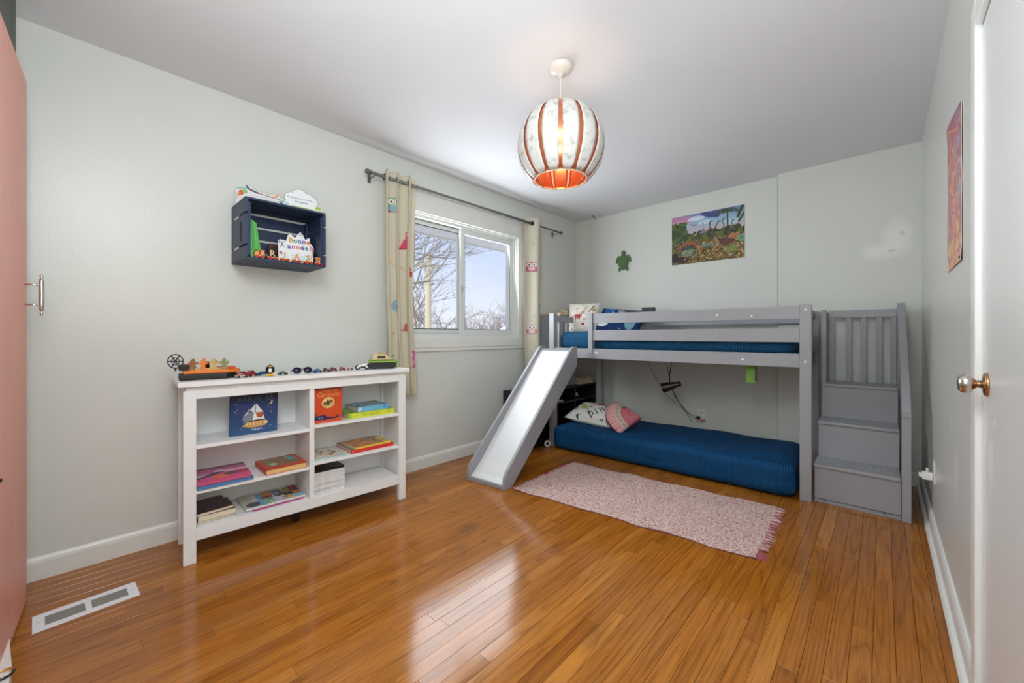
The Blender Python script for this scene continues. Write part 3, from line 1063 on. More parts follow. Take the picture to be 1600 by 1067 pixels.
sc.squiggle(.3, .7, .5, .4, (190, 150, 40), .008)
lo, ro = at_bc(1.046, .034, .3782, 0, 0, R(93))
book('thin yellow and orange album on top of the red-spined one', .200, .235, .011, (236, 212, 70), cv, loc=lo, rot=ro, spine_cv=sc, name='album', hard=False)

# --- pile of white comics with a black one on top (right bay, bottom)
z = .1585
for k in range(9):
    t_ = .0138
    sc = Cv(140, 10, (232, 230, 230))
    sc.squiggle(.05 + rng.uniform(0, .05), .22, .5, .45, (96, 96, 110), .006).rect(.0, .015, .2, .8, (190, 60, 60)).squiggle(.32, .52, .5, .5, (206, 140, 110), .008).squiggle(.62, .9, .5, .25, (190, 190, 198), .004).rect(0, 1, 0, .12, (190, 188, 190))
    dx = rng.uniform(-.004, .004)
    lo, ro = at_bc(.752 + dx, .036 + rng.uniform(-.004, .004), z, 0, 0, R(90 + rng.uniform(-1, 1)))
    book('white-spined comic paperback, %s of the pile under the black one' % ('lowest', 'second from the bottom', 'third from the bottom', 'fourth from the bottom', 'middle one', 'fourth from the top', 'third from the top', 'second from the top', 'uppermost')[k], .180, .172, t_ - .0003, (228, 227, 228), None, loc=lo, rot=ro, hard=False, pages=paper_w, spine_cv=sc, group='white comics in the pile on the bottom shelf', name='comic_book')
    z += t_
cv = Cv(50, 60, (30, 28, 24))
cv.rect(.1, .95, .1, .9, (66, 62, 46)).grain(.3)
lo, ro = at_bc(.750, .040, z, 0, 0, R(91))
book('black paperback on top of the white comics', .182, .170, .013, (20, 19, 18), cv, loc=lo, rot=ro, hard=False, name='comic_book')

# ------------------------------------------------ loft bed
TH = R(2.4)
bo = (-.332, 3.172, 0)
bed = thing('loft_bed', 'grey low loft bed with a two-rail guard over the floor mattress', 'bed', bo, rz=TH)
BL, BD = 2.045, .84
B().box(-.062, 0, 0, .06, 0, 1.272).build('post', grey, bed, bevel=.003)
B().box(-BL, -BL + .055, 0, .06, 0, 1.285).build('post', grey, bed, bevel=.003)
B().box(-.062, 0, BD - .06, BD, 0, 1.262).build('post', grey, bed, bevel=.003)
B().box(-BL + .085, -BL + .14, BD - .06, BD, 0, 1.262).build('post', grey, bed, bevel=.003)
ip = B().box(-1.615, -1.575, -.004, .046, .905, 1.272).build('short_post', grey, bed, bevel=.003)
for z0, z1 in ((1.180, 1.266), (1.026, 1.118)):
    B().box(-1.5745, -.0625, .008, .032, z0, z1).build('guard_rail', grey, bed, bevel=.002)
    B().box(-BL + .1405, -.0625, BD - .035, BD - .012, z0 - .01, z1 - .012).build('guard_rail', grey, bed, bevel=.002)
B().box(-BL + .0555, -.0625, .010, .038, .862, .952).build('side_rail', grey, bed, bevel=.002)
B().box(-BL + .1405, -.0625, BD - .045, BD - .015, .862, .952).build('side_rail', grey, bed, bevel=.002)
for xe, nm in ((-.040, 'foot'), (-BL + .022, 'head')):
    B().box(xe - .012, xe + .012, .0605, BD - .0605, 1.205, 1.262).build('%s_rail' % nm, grey, bed, bevel=.002)
    B().box(xe - .012, xe + .012, .0605, BD - .0605, .862, .952).build('%s_rail' % nm, grey, bed, bevel=.002)
    for k in range(5):
        y0 = .13 + k * .135
        B().box(xe - .008, xe + .008, y0, y0 + .045, .952, 1.205).build('%s_slat' % nm, grey, bed, bevel=.0015)
for k in range(14):
    x0 = -BL + .11 + k * .135
    B().box(x0, x0 + .07, .0385, BD - .0455, .905, .922).build('bed_slat', mat('slat_pine', (170, 150, 124), rough=.6), bed)
boltm = mat('bolt_cap', (206, 206, 206), rough=.3)
for z in (1.238, .900):
    B().lathe([(.010, 0), (.009, .002), (.001, .003)], 12, T(-.031, 0, z, R(90), 0, 0)).build('bolt_cap', boltm, bed)
B().box(-1.606, -1.560, -.010, -.0045, .885, .903).build('slide_bracket', grey, bed)
stk = mat('torn_sticker', (232, 228, 220), rough=.6)
for i, (x0, z0, w, h) in enumerate(((-.555, 1.220, .026, .026), (-.622, 1.226, .016, .007), (-.335, 1.208, .022, .026), (-.560, 1.076, .010, .010), (-.390, .905, .034, .024), (-1.545, .918, .060, .034))):
    pts = []
    for k in range(11):
        a = 2 * math.pi * k / 11
        q = rng.uniform(.35, 1)
        pts.append((math.cos(a) * q * w / 2, math.sin(a) * q * h / 2))
    yy = .0078 if z0 > 1 else .0098
    B().prism(pts, .0008, T(x0, yy, z0, R(90), 0, 0)).build('sticker_scrap', stk, bed)

navy = mat('navy_sheet', (16, 66, 104), rough=.75, bump=.25, bscale=60)


def ribbed(name, col, col2):
    """crinkled ribbed cotton: real bump, alternating blocks of ribs"""
    m = mat(name, col, rough=.7, spec=.2)
    nt = m.node_tree
    b = nt.nodes['Principled BSDF']
    t = nt.nodes.new('ShaderNodeTexCoord')
    h = []
    for d, mul in (('X', 42), ('Z', 60)):
        w = nt.nodes.new('ShaderNodeTexWave')
        w.bands_direction = d
        w.inputs['Scale'].default_value = mul / 6.283
        w.inputs['Distortion'].default_value = 1.2
        w.inputs['Detail Scale'].default_value = 2
        w.inputs['Scale'].default_value = mul / 2.2
        nt.links.new(t.outputs['Object'], w.inputs['Vector'])
        h.append(w.outputs['Fac'])
    ck = nt.nodes.new('ShaderNodeTexChecker')
    mp = nt.nodes.new('ShaderNodeMapping')
    mp.inputs['Scale'].default_value = (4.2, .001, .001)
    mp.inputs['Location'].default_value = (.37, .3, .3)
    nt.links.new(t.outputs['Object'], mp.inputs[0])
    nt.links.new(mp.outputs[0], ck.inputs['Vector'])
    ck.inputs['Scale'].default_value = 1.0
    mx = nt.nodes.new('ShaderNodeMix')
    nt.links.new(ck.outputs['Fac'], mx.inputs['Factor'])
    nt.links.new(h[0], mx.inputs['A'])
    nt.links.new(h[1], mx.inputs['B'])
    bp = nt.nodes.new('ShaderNodeBump')
    bp.inputs['Strength'].default_value = .55
    bp.inputs['Distance'].default_value = .006
    nt.links.new(mx.outputs['Result'], bp.inputs['Height'])
    nt.links.new(bp.outputs[0], b.inputs['Normal'])
    cr = nt.nodes.new('ShaderNodeMix')
    cr.data_type = 'RGBA'
    nt.links.new(mx.outputs['Result'], cr.inputs['Factor'])
    cr.inputs['A'].default_value = (*lin(col2), 1)
    cr.inputs['B'].default_value = (*lin(col), 1)
    nt.links.new(cr.outputs['Result'], b.inputs['Base Color'])
    return m


rib = ribbed('ribbed_blue_cotton', (26, 84, 122), (18, 66, 102))


def wob(a, f):
    return lambda c: Vector((0, 0, a * (math.sin(c.x * f) * math.cos(c.y * f * 1.3) + .6 * math.sin(c.x * f * 2.1 + c.y * 5)))) if c.z > .1 else Vector((a * .8 * math.sin(c.z * 20 + c.x * 9), a * .8 * math.sin(c.x * f * 1.7), 0))


um = thing('mattress', 'upper mattress under a ribbed blue cover, on the loft bed', 'mattress', (bo[0], bo[1], .929), rz=TH)
rbox(-BL + .065, -.085, .058, BD - .062, 0, .180, .070, 'cover', rib, um, sub=26, disp=wob(.004, 9))
lm = thing('mattress', 'mattress on the floor under the loft bed, in a dark blue fitted sheet', 'mattress', (-.412, 3.126, 0), rz=R(3.0))
rib2 = ribbed('ribbed_navy_cotton', (8, 72, 118), (7, 62, 104))
rbox(-1.888, .0, .0, .785, .006, .225, .06, 'fitted_sheet', rib2, lm, sub=30, disp=wob(.005, 7))

# ------------------------------------------------ slide
sl = thing('slide', 'grey-sided slide with a white chute leaning from the loft bed to the floor', 'slide', (-2.085, 1.958, 0), rz=R(6))
MS = Matrix.Translation((-2.085, 1.958, 0)) @ Matrix.Rotation(R(6), 4, 'Z')
white_s = mat('white_slide_laminate', (226, 227, 228), rough=.3)
Y1, Z1 = 1.07, .935
sw = .180   # half width


def slide_side():
    # outline in the (y, z) plane: bottom lip, long slope, top level hook
    base = [(0.0, 0.0), (.085, 0.0), (Y1 - .005, .80), (Y1 - .005, .90)]
    top = [(Y1 - .005, Z1 + .035), (Y1 - .075, Z1 + .035), (Y1 - .115, Z1 + .015), (.035, .125), (.006, .085), (.0, .05)]
    return base + top


for s in (-1, 1):
    x0 = s * sw - (.022 if s > 0 else 0)
    pr_ = slide_side()
    vs = [(x0 + dx, y, z) for dx in (0, .022) for y, z in pr_]
    n = len(pr_)
    fs = [tuple(range(n)), tuple(range(n, 2 * n))[::-1]] + [(i, n + i, n + (i + 1) % n, (i + 1) % n) for i in range(n)]
    B().add(vs, fs).build('side_board', grey, sl, bevel=.003)
q = sw - .0225
pth = [(.020, .028), (.06, .052), (.14, .118), (Y1 - .13, .895), (Y1 - .085, .930)]
vs, fs = [], []
for y, z in pth:
    vs += [(-q, y, z), (q, y, z), (-q, y + .006, z - .008), (q, y + .006, z - .008)]
for i in range(len(pth) - 1):
    a, c_ = 4 * i, 4 * i + 4
    fs += [(a, a + 1, c_ + 1, c_), (a + 2, c_ + 2, c_ + 3, a + 3), (a, c_, c_ + 2, a + 2), (a + 1, a + 3, c_ + 3, c_ + 1)]
fs += [(0, 2, 3, 1), (c_, c_ + 1, c_ + 3, c_ + 2)]
B().add(vs, fs).build('chute', white_s, sl)
B().box(-q, q, .0, .022, 0, .030).build('foot_rail', grey, sl, bevel=.003)
B().box(-q, q, Y1 - .085, Y1 - .06, .905, .948).build('top_rail', grey, sl, bevel=.002)

# ------------------------------------------------ stair unit
stq = thing('bed_stairs', 'grey three-step stair unit with a slatted guard beside the loft bed', 'stairs', (-.325, 3.215, 0), rz=R(0.4))
steps = [(0, .245), (.235, .485), (.47, .722)]
for i, (y0, zt) in enumerate(steps):
    zb = (0.028, .245, .485)[i]
    B().box(0.004, .404, y0 + .006, y0 + .022, zb, zt - .020).build('riser', grey, stq)
    yb = y0 + .255 if i < 2 else .74
    B().box(0, .404, y0 - .006, yb, zt - .020, zt).build('tread', grey, stq, bevel=.003)
B().box(.004, .404, .012, .030, 0, .022).build('kick_rail', grey, stq)
for z, x0 in ((.027, .05), (.027, .33)):
    B().box(x0, x0 + .008, .003, .0055, .018, .026).build('bolt', mat('dark_bolt', (50, 50, 52), rough=.4), stq)
# closed sides following the steps
for x0 in (.004, .388):
    pr_ = [(.024, .0), (.735, 0), (.735, .70), (.4935, .70), (.4935, .463), (.2585, .463), (.2585, .223), (.024, .223)]
    vs = [(x0 + dx, y, z) for dx in (0, .0155) for y, z in pr_]
    n = len(pr_)
    fs = [tuple(range(n)), tuple(range(n, 2 * n))[::-1]] + [(i, n + i, n + (i + 1) % n, (i + 1) % n) for i in range(n)]
    B().add(vs, fs).build('side_panel', grey, stq)
# back guard with slats
B().box(.028, .404, .706, .728, 1.205, 1.262).build('guard_rail', grey, stq, bevel=.002)
for x0 in (.030, .128, .212, .296, .372):
    B().box(x0, x0 + .032, .708, .726, .7225, 1.2045).build('guard_slat', grey, stq, bevel=.002)
B().box(-.002, .026, .50, .545, .7225, 1.262).build('guard_post', grey, stq, bevel=.002)
B().box(0, .024, .5455, .735, .7225, 1.250).build('guard_panel', grey, stq, bevel=.002)
# right-hand front post and slanting handrail board
B().box(.4065, .4465, -.014, .030, 0, .600).build('front_post', grey, stq, bevel=.003)
hr = [(-.020, .585), (.020, .573), (.075, .60), (.735, 1.20), (.735, 1.285), (.690, 1.285), (-.020, .625)]
vs = [(.4065 + dx, y, z + .016) for dx in (0, .040) for y, z in hr]
n = len(hr)
fs = [tuple(range(n)), tuple(range(n, 2 * n))[::-1]] + [(i, n + i, n + (i + 1) % n, (i + 1) % n) for i in range(n)]
B().add(vs, fs).build('handrail_board', grey, stq, bevel=.003)
B().box(.4065, .4465, .69, .735, 0, 1.21).build('rear_post', grey, stq, bevel=.002)
for x0, y0, w in ((.12, .07, .026), (.27, .12, .024), (.33, .145, .034), (.305, .10, .016)):
    pts = [(math.cos(2 * math.pi * k / 9) * w / 2 * rng.uniform(.5, 1), math.sin(2 * math.pi * k / 9) * .009 * rng.uniform(.5, 1)) for k in range(9)]
    B().prism(pts, .0007, T(x0, y0, .2452)).build('paint_chip', stk, stq)

# ------------------------------------------------ pendant lamp
PC = Vector((-1.202, 1.657, 2.034))
RS = .221
pen = thing('pendant_lamp', 'round pendant lamp of white slats over copper slats hanging from the ceiling', 'lamp', (PC.x, PC.y, H))
lampw = mat('canopy_white', (220, 214, 206), rough=.25)
B().lathe([(.001, -.052), (.012, -.051), (.014, -.040), (.040, -.032), (.058, -.020), (.064, -.004), (.064, 0)], 32).build('canopy', lampw, pen, smooth=True)
B().tube([(0, 0, -.045), (0, 0, -.20)], .0028, 8).build('cord', lampw, pen)
frost = bpy.data.materials.new('white_shade_veneer')
frost.use_nodes = True
fn_ = frost.node_tree
fb = fn_.nodes['Principled BSDF']
fb.inputs['Roughness'].default_value = .3
tx = fn_.nodes.new('ShaderNodeTexNoise')
tx.inputs['Scale'].default_value = 34
tx.inputs['Detail'].default_value = 2
tcx = fn_.nodes.new('ShaderNodeTexCoord')
fn_.links.new(tcx.outputs['Object'], tx.inputs['Vector'])
rr_ = fn_.nodes.new('ShaderNodeValToRGB')
rr_.color_ramp.elements[0].position = .30
rr_.color_ramp.elements[0].color = (*lin((172, 174, 166)), 1)
rr_.color_ramp.elements[1].position = .46
rr_.color_ramp.elements[1].color = (*lin((208, 206, 201)), 1)
fn_.links.new(tx.outputs['Fac'], rr_.inputs[0])
fn_.links.new(rr_.outputs[0], fb.inputs['Base Color'])
copper = mat('copper_slat', (222, 136, 96), rough=.28, metal=.85)
zc = PC.z - H


def slat(r, a, half, z0, z1, m, name, rounded):
    n, k = 18, 6
    vs, fs = [], []
    for i in range(n + 1):
        t = i / n
        z = z0 + (z1 - z0) * t
        q = math.sqrt(max(r * r - z * z, 1e-5))
        e = min(t, 1 - t) / .06
        hw_ = half * (math.sqrt(max(0, 1 - (1 - min(e, 1)) ** 2)) * .35 + .65 if rounded else 1)
        for j in range(k + 1):
            b = a + hw_ * (2 * j / k - 1)
            vs.append((q * math.cos(b), q * math.sin(b), zc + z))
    for i in range(n):
        for j in range(k):
            p = i * (k + 1) + j
            fs.append((p, p + 1, p + k + 2, p + k + 1))
    o = B().add(vs, fs).build(name, m, pen, smooth=True)
    so = o.modifiers.new('thick', 'SOLIDIFY')
    so.thickness = .0018
    so.offset = -1
    return o


NS = 14
view_a = math.atan2(-PC.y, -PC.x)
for k in range(NS):
    a = view_a + 2 * math.pi * k / NS
    slat(RS - .006, a, math.pi / NS * .86, -.168, .182, copper, 'copper_slat', False)
    slat(RS, a + math.pi / NS, math.pi / NS * .79, -.170, .178, frost, 'white_slat', True)
for z, q in ((-.168, .1405), (.180, .122)):
    B().torus(q - .009, .0035, 48, 8, T(0, 0, zc + z)).build('ring', mat('warm_white_ring', (240, 226, 196), rough=.4), pen, smooth=True)
B().lathe([(.001, .20), (.018, .198), (.019, .12), (.001, .118)], 16, T(0, 0, zc)).build('socket', lampw, pen, smooth=True)
tb_ = B()
for k in range(3):
    a = k * 2.094
    tb_.tube([(0.015 * math.cos(a), 0.015 * math.sin(a), zc + .185), (.114 * math.cos(a), .114 * math.sin(a), zc + .180)], .002, 6)
tb_.build('spider', lampw, pen)
bulb = bpy.data.materials.new('lit_bulb')
bulb.use_nodes = True
be = bulb.node_tree.nodes['Principled BSDF']
be.inputs['Emission Color'].default_value = (1, .70, .36, 1)
be.inputs['Emission Strength'].default_value = 36
be.inputs['Base Color'].default_value = (1, .9, .8, 1)
B().ellipsoid((0, 0, zc + .075), (.030, .030, .044), n=20, k=12).build('bulb', bulb, pen, smooth=True)

# ------------------------------------------------ curtain rod and curtains
rodm = mat('gunmetal_rod', (112, 112, 108), rough=.4, metal=.35)
rd = thing('curtain_rod', 'dark grey telescoping curtain rod above the window', 'curtain rod', (XL, 1.373, 2.22))
RX = .082
B().tube([(RX, 0, 0), (RX, 1.80, 0)], .0115, 14).build('rod', rodm, rd, smooth=True)
B().tube([(RX, 1.78, 0), (RX, 2.275, 0)], .0080, 14).build('inner_rod', rodm, rd, smooth=True)
B().lathe([(.001, -.034), (.014, -.033), (.018, -.026), (.018, -.006), (.0145, 0), (.0145, .006)], 16, T(RX, -.0, 0, R(-90), 0, 0)).build('finial', rodm, rd, smooth=True)
B().lathe([(.012, -.006), (.0155, 0), (.018, .006), (.018, .022), (.012, .030), (.001, .031)], 16, T(RX, 2.262, 0, R(-90), 0, 0)).build('finial', rodm, rd, smooth=True)
B().lathe([(.0125, -.03), (.020, -.022), (.0205, .010), (.014, .016)], 16, T(RX, 1.775, 0, R(-90), 0, 0)).build('joint_collar', mat('black_collar', (40, 38, 36), rough=.4), rd, smooth=True)
for y in (.035, 2.22):
    B().box(0, .004, y - .012, y + .012, -.045, .02).tube([(.004, y, -.016), (RX - .006, y, -.016), (RX, y, -.0125)], .004, 6).build('bracket', rodm, rd)

cloth = vmat('curtain_print', rough=.85, spec=.15, bump=.06, bscale=500)


def owl(cv, x, y, w, h, body, wing, ww=None):
    ww = ww or w
    cv.poly([(x - w, y - h * .78), (x - w * .95, y + h * .9), (x - w * .7, y + h), (x + w * .7, y + h), (x + w * .95, y + h * .9), (x + w, y - h * .78)], body)
    cv.ell(x, y - h * .38, w * .62, h * .42, tuple(min(255, c * .55 + 112) for c in body))
    cv.ell(x - w * .92, y - h * .4, w * .30, h * .36, wing).ell(x + w * .92, y - h * .4, w * .30, h * .36, wing)
    for s in (-1, 1):
        cv.ell(x + s * w * .46, y + h * .42, w * .42, h * .34, (236, 234, 228)).ell(x + s * w * .42, y + h * .40, w * .17, h * .15, (40, 34, 36))
    cv.poly([(x - w * .1, y + h * .2), (x + w * .1, y + h * .2), (x, y)], (226, 160, 70))
    cv.rect(x - w * 1.25, x + w * 1.25, y - h * .98, y - h * .80, (176, 74, 76))


def ptree(cv, x, y, w, h, crown):
    cv.rect(x - w * .12, x + w * .12, y - h, y, (190, 84, 80)).ell(x, y + h * .25, w, h * .62, crown).line([(x, y), (x + w * .5, y + h * .3)], w * .12, (176, 74, 76)).line([(x, y), (x - w * .5, y + h * .3)], w * .12, (176, 74, 76))


def curtain(name, label, y0, y1, folds, amp, z0, z1, cv, phase, side):
    t = thing(name, label, 'curtain', (XL + RX, (y0 + y1) / 2, z0))
    yc = (y0 + y1) / 2

    def f(u, v, d=0.0):
        ph = phase + u * folds * 2 * np.pi
        z = v * (z1 - z0)
        wid = (y1 - y0) * (1 - .08 * np.sin(v * np.pi) * (1 - v))
        a = amp * (.92 + .10 * np.cos(v * 4.2)) * (1 + .12 * np.sin(v * 9 + u * 5))
        xx = a * np.sin(ph) * (1 + .25 * np.sin(ph * .5 + 1)) + .012 * np.sin(v * 5 + side) * (1 - v) + .009 + d
        yy = y0 - yc + u * wid + .018 * np.sin(v * 4.0 + u * 2 + side) * (1 - v) + .022 * np.cos(ph) * (1 if folds > 1.2 else .4)
        zz = z + .004 * np.cos(ph) * v + .0 * u
        return xx, yy, zz
    paint_mesh('panel', cv, lambda u, v: f(u, v), cloth, t, back=lambda u, v: f(u, v, -.0015), edge=None)
    gb = B()
    for k in range(int(folds * 2)):
        u = ((k + 0.0) * np.pi - phase % np.pi) / (folds * 2 * np.pi) + .0
        if u < .04:
            u += .5 / folds
        if u > .97:
            continue
        xx, yy, _ = f(np.float64(u), np.float64(.975))
        gb.torus(.021, .0045, 20, 6, T(0.0, float(yy), (2.22 - z0), R(90), 0, 0))
    gb.build('grommet', mat('dark_grommet', (70, 58, 56), rough=.35, metal=.7), t, smooth=True)
    return t


beige = (206, 198, 176)
cv = Cv(120, 420, beige)
for x, y in ((.40, .22), (.72, .40), (.25, .60), (.55, .72), (.8, .13), (.36, .90), (.62, .58), (.2, .42), (.44, .46), (.78, .66)):
    cv.ell(x, y, .03, .006, (206, 176, 150)).ell(x + .04, y - .012, .025, .005, (196, 186, 160))
owl(cv, .285, .855, .075, .034, (150, 176, 132), (110, 150, 84))
cv.ell(.285, .838, .055, .015, (140, 178, 196))
cv.poly([(.59, .672), (.75, .672), (.75, .712), (.65, .712)], (206, 78, 104)).rect(.655, .75, .712, .742, (214, 96, 122)).rect(.58, .76, .664, .672, (166, 66, 70)).ell(.70, .732, .03, .007, (230, 170, 180))
cv.poly([(.92, .575), (.97, .575), (.945, .60)], (196, 66, 80)).rect(.91, .98, .545, .572, (190, 70, 80))
ptree(cv, .32, .395, .08, .045, (140, 172, 184))
cv.rect(.19, .27, .280, .286, (180, 76, 76)).ell(.22, .292, .035, .012, (214, 190, 176))
cv.poly([(.62, .302), (.70, .294), (.70, .326), (.65, .33)], (196, 96, 110)).line([(.57, .302), (.72, .290)], .015, (170, 76, 76)).rect(.685, .71, .33, .355, (160, 178, 170))
cv.rect(.90, .999, .132, .205, (206, 110, 146)).ell(.94, .184, .032, .013, (236, 234, 228)).ell(.945, .184, .014, .006, (40, 34, 36)).ell(.96, .15, .035, .014, (222, 150, 176)).rect(.895, .999, .127, .132, (150, 100, 104))
cv.ell(.27, .955, .06, .008, (196, 204, 196)).rect(.70, .73, .93, .985, (196, 110, 130))
curtain('curtain', 'beige curtain printed with owls and trees, at the bookcase end of the window', 1.475, 1.735, 2.75, .034, .615, 2.275, cv, .8, .3)
cv = Cv(90, 420, (212, 206, 186))
for x, y in ((.6, .92), (.5, .60), (.4, .40), (.62, .12), (.3, .85)):
    cv.ell(x, y, .04, .006, (190, 190, 170)).ell(x + .05, y - .012, .03, .005, (196, 180, 170))
owl(cv, .29, .700, .16, .030, (206, 140, 152), (190, 104, 126))
owl(cv, .30, .318, .16, .030, (220, 170, 172), (200, 120, 130))
cv.rect(.93, 1, .445, .48, (150, 160, 156)).ell(.965, .462, .02, .008, (60, 60, 60)).rect(.92, 1, .44, .445, (120, 90, 84))
curtain('curtain', 'beige curtain printed with two pink owls, at the loft bed end of the window', 3.05, 3.325, 1.0, .036, .600, 2.275, cv, -1.9, 1.7)
# ================================================================== SMALL THINGS
# ------------------------------------------------ wall crate
navyw = mat('navy_stained_wood', (31, 47, 78), rough=.5, noise=.25, nscale=5, stretch=(6, 6, .8))
CY0, CY1, CX1, CZ0, CZ1 = .575, .985, -2.430, 1.487, 1.790
ct = thing('crate', 'navy blue slatted wooden crate hung on the wall as a shelf', 'crate', (XL + .004, CY0, CZ0))
cd, cw, chh = CX1 - XL - .004, CY1 - CY0, CZ1 - CZ0
tb = .011
for y0 in (0, cw - .014):
    e = B()
    z1s = [(0, .058), (.066, .226), (.234, chh)]
    for k, (za, zb) in enumerate(z1s):
        if k == 1:   # middle board with hand hole
            xa, xb, zh0, zh1 = cd * .62, cd * .74, .09, .195
            e.box(0, xa, y0, y0 + .014, za, zb).box(xb, cd, y0, y0 + .014, za, zb).box(xa, xb, y0, y0 + .014, za, zh0).box(xa, xb, y0, y0 + .014, zh1, zb)
        else:
            e.box(0, cd, y0, y0 + .014, za, zb)
    e.build('end_board', navyw, ct, bevel=.0015)
    yi = y0 + .0145 if y0 == 0 else y0 - .0125
    for xa in (.012, cd - .050):
        B().box(xa, xa + .038, yi, yi + .012, .012, chh - .012).build('batten', navyw, ct)
for zz in (.062, .230):
    B().box(.06, .16, -.0012, .0, zz - .005, zz + .005).build('pale_slot', mat('pale_slot', (226, 224, 214), rough=.6), ct)
for zt in (-tb, chh):
    for k in range(4):
        xa = k * (cd / 4) + .003
        B().box(xa, xa + cd / 4 - .007, 0, cw, zt, zt + tb).build('slat', navyw, ct, bevel=.001)
for k in range(4):
    za = .004 + k * .075
    B().box(0, .010, .0145, cw - .0145, za, za + .060).build('back_slat', navyw, ct, bevel=.001)
CT = CZ1 + tb
CB = CZ0 + .0005


def card(name, label, w, h, outline, cv, loc, rz, tilt, cat='card'):
    """flat printed card cut to an outline given in its own 0..1 frame; stands upright, x along world +y"""
    t = thing(name, label, cat, loc, rot=(R(90) - tilt, 0, R(90) + rz))
    poly = np.array(outline)

    def outside(u, v):
        ins = np.zeros_like(u, bool)
        n = len(poly)
        for i in range(n):
            x0, y0 = poly[i]
            x1, y1 = poly[(i + 1) % n]
            if y0 == y1:
                continue
            ins ^= ((y0 > v) != (y1 > v)) & (u < (x1 - x0) * (v - y0) / (y1 - y0) + x0)
        return ~ins
    paint_mesh('sheet', cv, lambda u, v: (u * w, v * h, np.full_like(u, .0012)), vmat('card_print', rough=.6), t, smooth=False, back=lambda u, v: (u * w, v * h, np.zeros_like(u)), skip=outside, edge=(236, 236, 232))
    return t


def arcpts(cx, cy, rx, ry, a0, a1, n=10):
    return [(cx + rx * math.cos(R(a0 + (a1 - a0) * i / n)), cy + ry * math.sin(R(a0 + (a1 - a0) * i / n))) for i in range(n + 1)]


# two drawings on top of the crate
cv = Cv(150, 62, (232, 232, 230))
cv.ell(.10, .62, .05, .12, (214, 92, 60)).ell(.17, .70, .05, .10, (150, 190, 110)).ell(.07, .55, .03, .10, (230, 130, 70))
cv.line([(.02, .78), (.18, .86), (.30, .80)], .02, (110, 180, 150)).line([(.20, .98), (.24, .86), (.32, .78), (.42, .72)], .035, (86, 66, 110)).line([(.42, .72), (.60, .66), (.72, .62)], .018, (150, 96, 90)).line([(.70, .62), (.78, .70), (.81, .84)], .03, (226, 130, 80)).line([(.76, .62), (.88, .56), (.96, .46)], .02, (110, 180, 150))
cv.ell(.87, .44, .05, .05, (60, 110, 180), rot=-.6).ell(.92, .30, .04, .06, (214, 150, 160)).speck(14, [(190, 190, 196), (220, 160, 150)], .006, .012, (.8, .97, .05, .35)).speck(8, [(200, 130, 130)], .006, .01, (.02, .1, .2, .45))
for k in range(7):
    cv.rect(.2, .74, .10 + k * .075, .107 + k * .075, (206, 212, 222))
out = [(.0, .05), (.0, .35), (.04, .5), (.01, .62), (.03, .80), (.12, .88), (.19, 1.0), (.25, .98), (.33, .84), (.45, .78), (.62, .72), (.72, .70), (.77, .78), (.80, .90), (.84, .88), (.82, .70), (.90, .62), (.97, .50), (1, .30), (.99, .05)]
card('card', 'child\'s drawing with a rainbow bird outline, lying along the crate top', .255, .128, out, cv, (-2.645, CY0 + .004, CT + .001), R(-12), R(10))
cv = Cv(130, 100, (236, 237, 236))
oc = arcpts(.16, .55, .13, .22, 215, 100) + arcpts(.43, .72, .22, .27, 165, 30) + arcpts(.72, .58, .17, .22, 75, -20) + [(.84, .40), (.90, .42), (1.0, .42), (1.0, .22), (.96, .05), (.0, .05), (.02, .3)]
for seg in (arcpts(.16, .55, .125, .205, 215, 100), arcpts(.43, .72, .21, .255, 165, 30), arcpts(.72, .58, .16, .205, 75, -20)):
    cv.line(seg, .010, (96, 96, 100))
cv.ell(.42, .24, .30, .035, (176, 204, 90)).rect(.14, .76, .20, .25, (182, 206, 100)).ell(.08, .30, .05, .07, (190, 214, 214)).ell(.90, .33, .085, .085, (164, 190, 84)).line([(.87, .22), (.85, .08)], .014, (190, 206, 140)).line([(.92, .22), (.94, .08)], .014, (190, 206, 140)).ell(.90, .25, .05, .05, (206, 220, 150)).ell(.80, .24, .012, .012, (80, 80, 90))
c2 = card('card', 'white cloud-shaped school card with green grass, on the crate\'s far end', .215, .158, oc, cv, (-2.56, CY0 + .222, CT + .001), R(-3), R(10))
ink = mat('grey_ink', (80, 80, 92), rough=.6)
lettering('Ma première journée en', .0115, T(.100, .094, .0016), ink, c2, width=.158)
lettering('1re année', .0195, T(.098, .073, .0016), ink, c2)

# green books leaning at the left
for k, (yy, tl) in enumerate(((.020, 3.0), (.038, 4.5), (.056, 6.5), (.074, 8.5))):
    lab = ('outermost slim green book leaning against the crate\'s end board', 'second slim green book from the crate\'s end board', 'third slim green book from the crate\'s end board', 'innermost slim green book, leaning furthest toward the photo cube')[k]
    gx = -2.47 - .012 * k
    Mg = T(gx, CY0 + yy + .012, CB, 0, 0, 0) @ Matrix.Rotation(R(tl), 4, 'X') @ T(0, 0, 0, R(90), R(0), R(0)) @ T(0, 0, 0, 0, 0, 0) @ Matrix.Rotation(R(180), 4, 'Y')
    cvg = Cv(16, 30, ((96, 186, 84), (86, 176, 76), (104, 192, 90), (90, 184, 80))[k])
    cvg.grain(.08)
    book(lab, .150, .208 - .002 * k, .0125, ((86, 176, 78), (70, 156, 66), (92, 182, 84), (80, 170, 72))[k], cvg, loc=Mg.to_translation(), rot=Mg.to_euler(), hard=False, pages=paper_w, group='green books in the wall crate')
# brown wooden frame at the back
br = thing('photo_frame', 'small dark brown wooden frame behind the new year card', 'frame', (-2.66, CY0 + .165, CB))
B().box(0, .03, 0, .070, 0, .125).build('body', mat('brown_wood', (84, 50, 34), rough=.5, noise=.2, nscale=6, stretch=(1, 1, .2)), br, bevel=.003)
B().box(.030, .032, .010, .060, .012, .110).build('picture', mat('dark_brown_picture', (62, 38, 30), rough=.4), br)

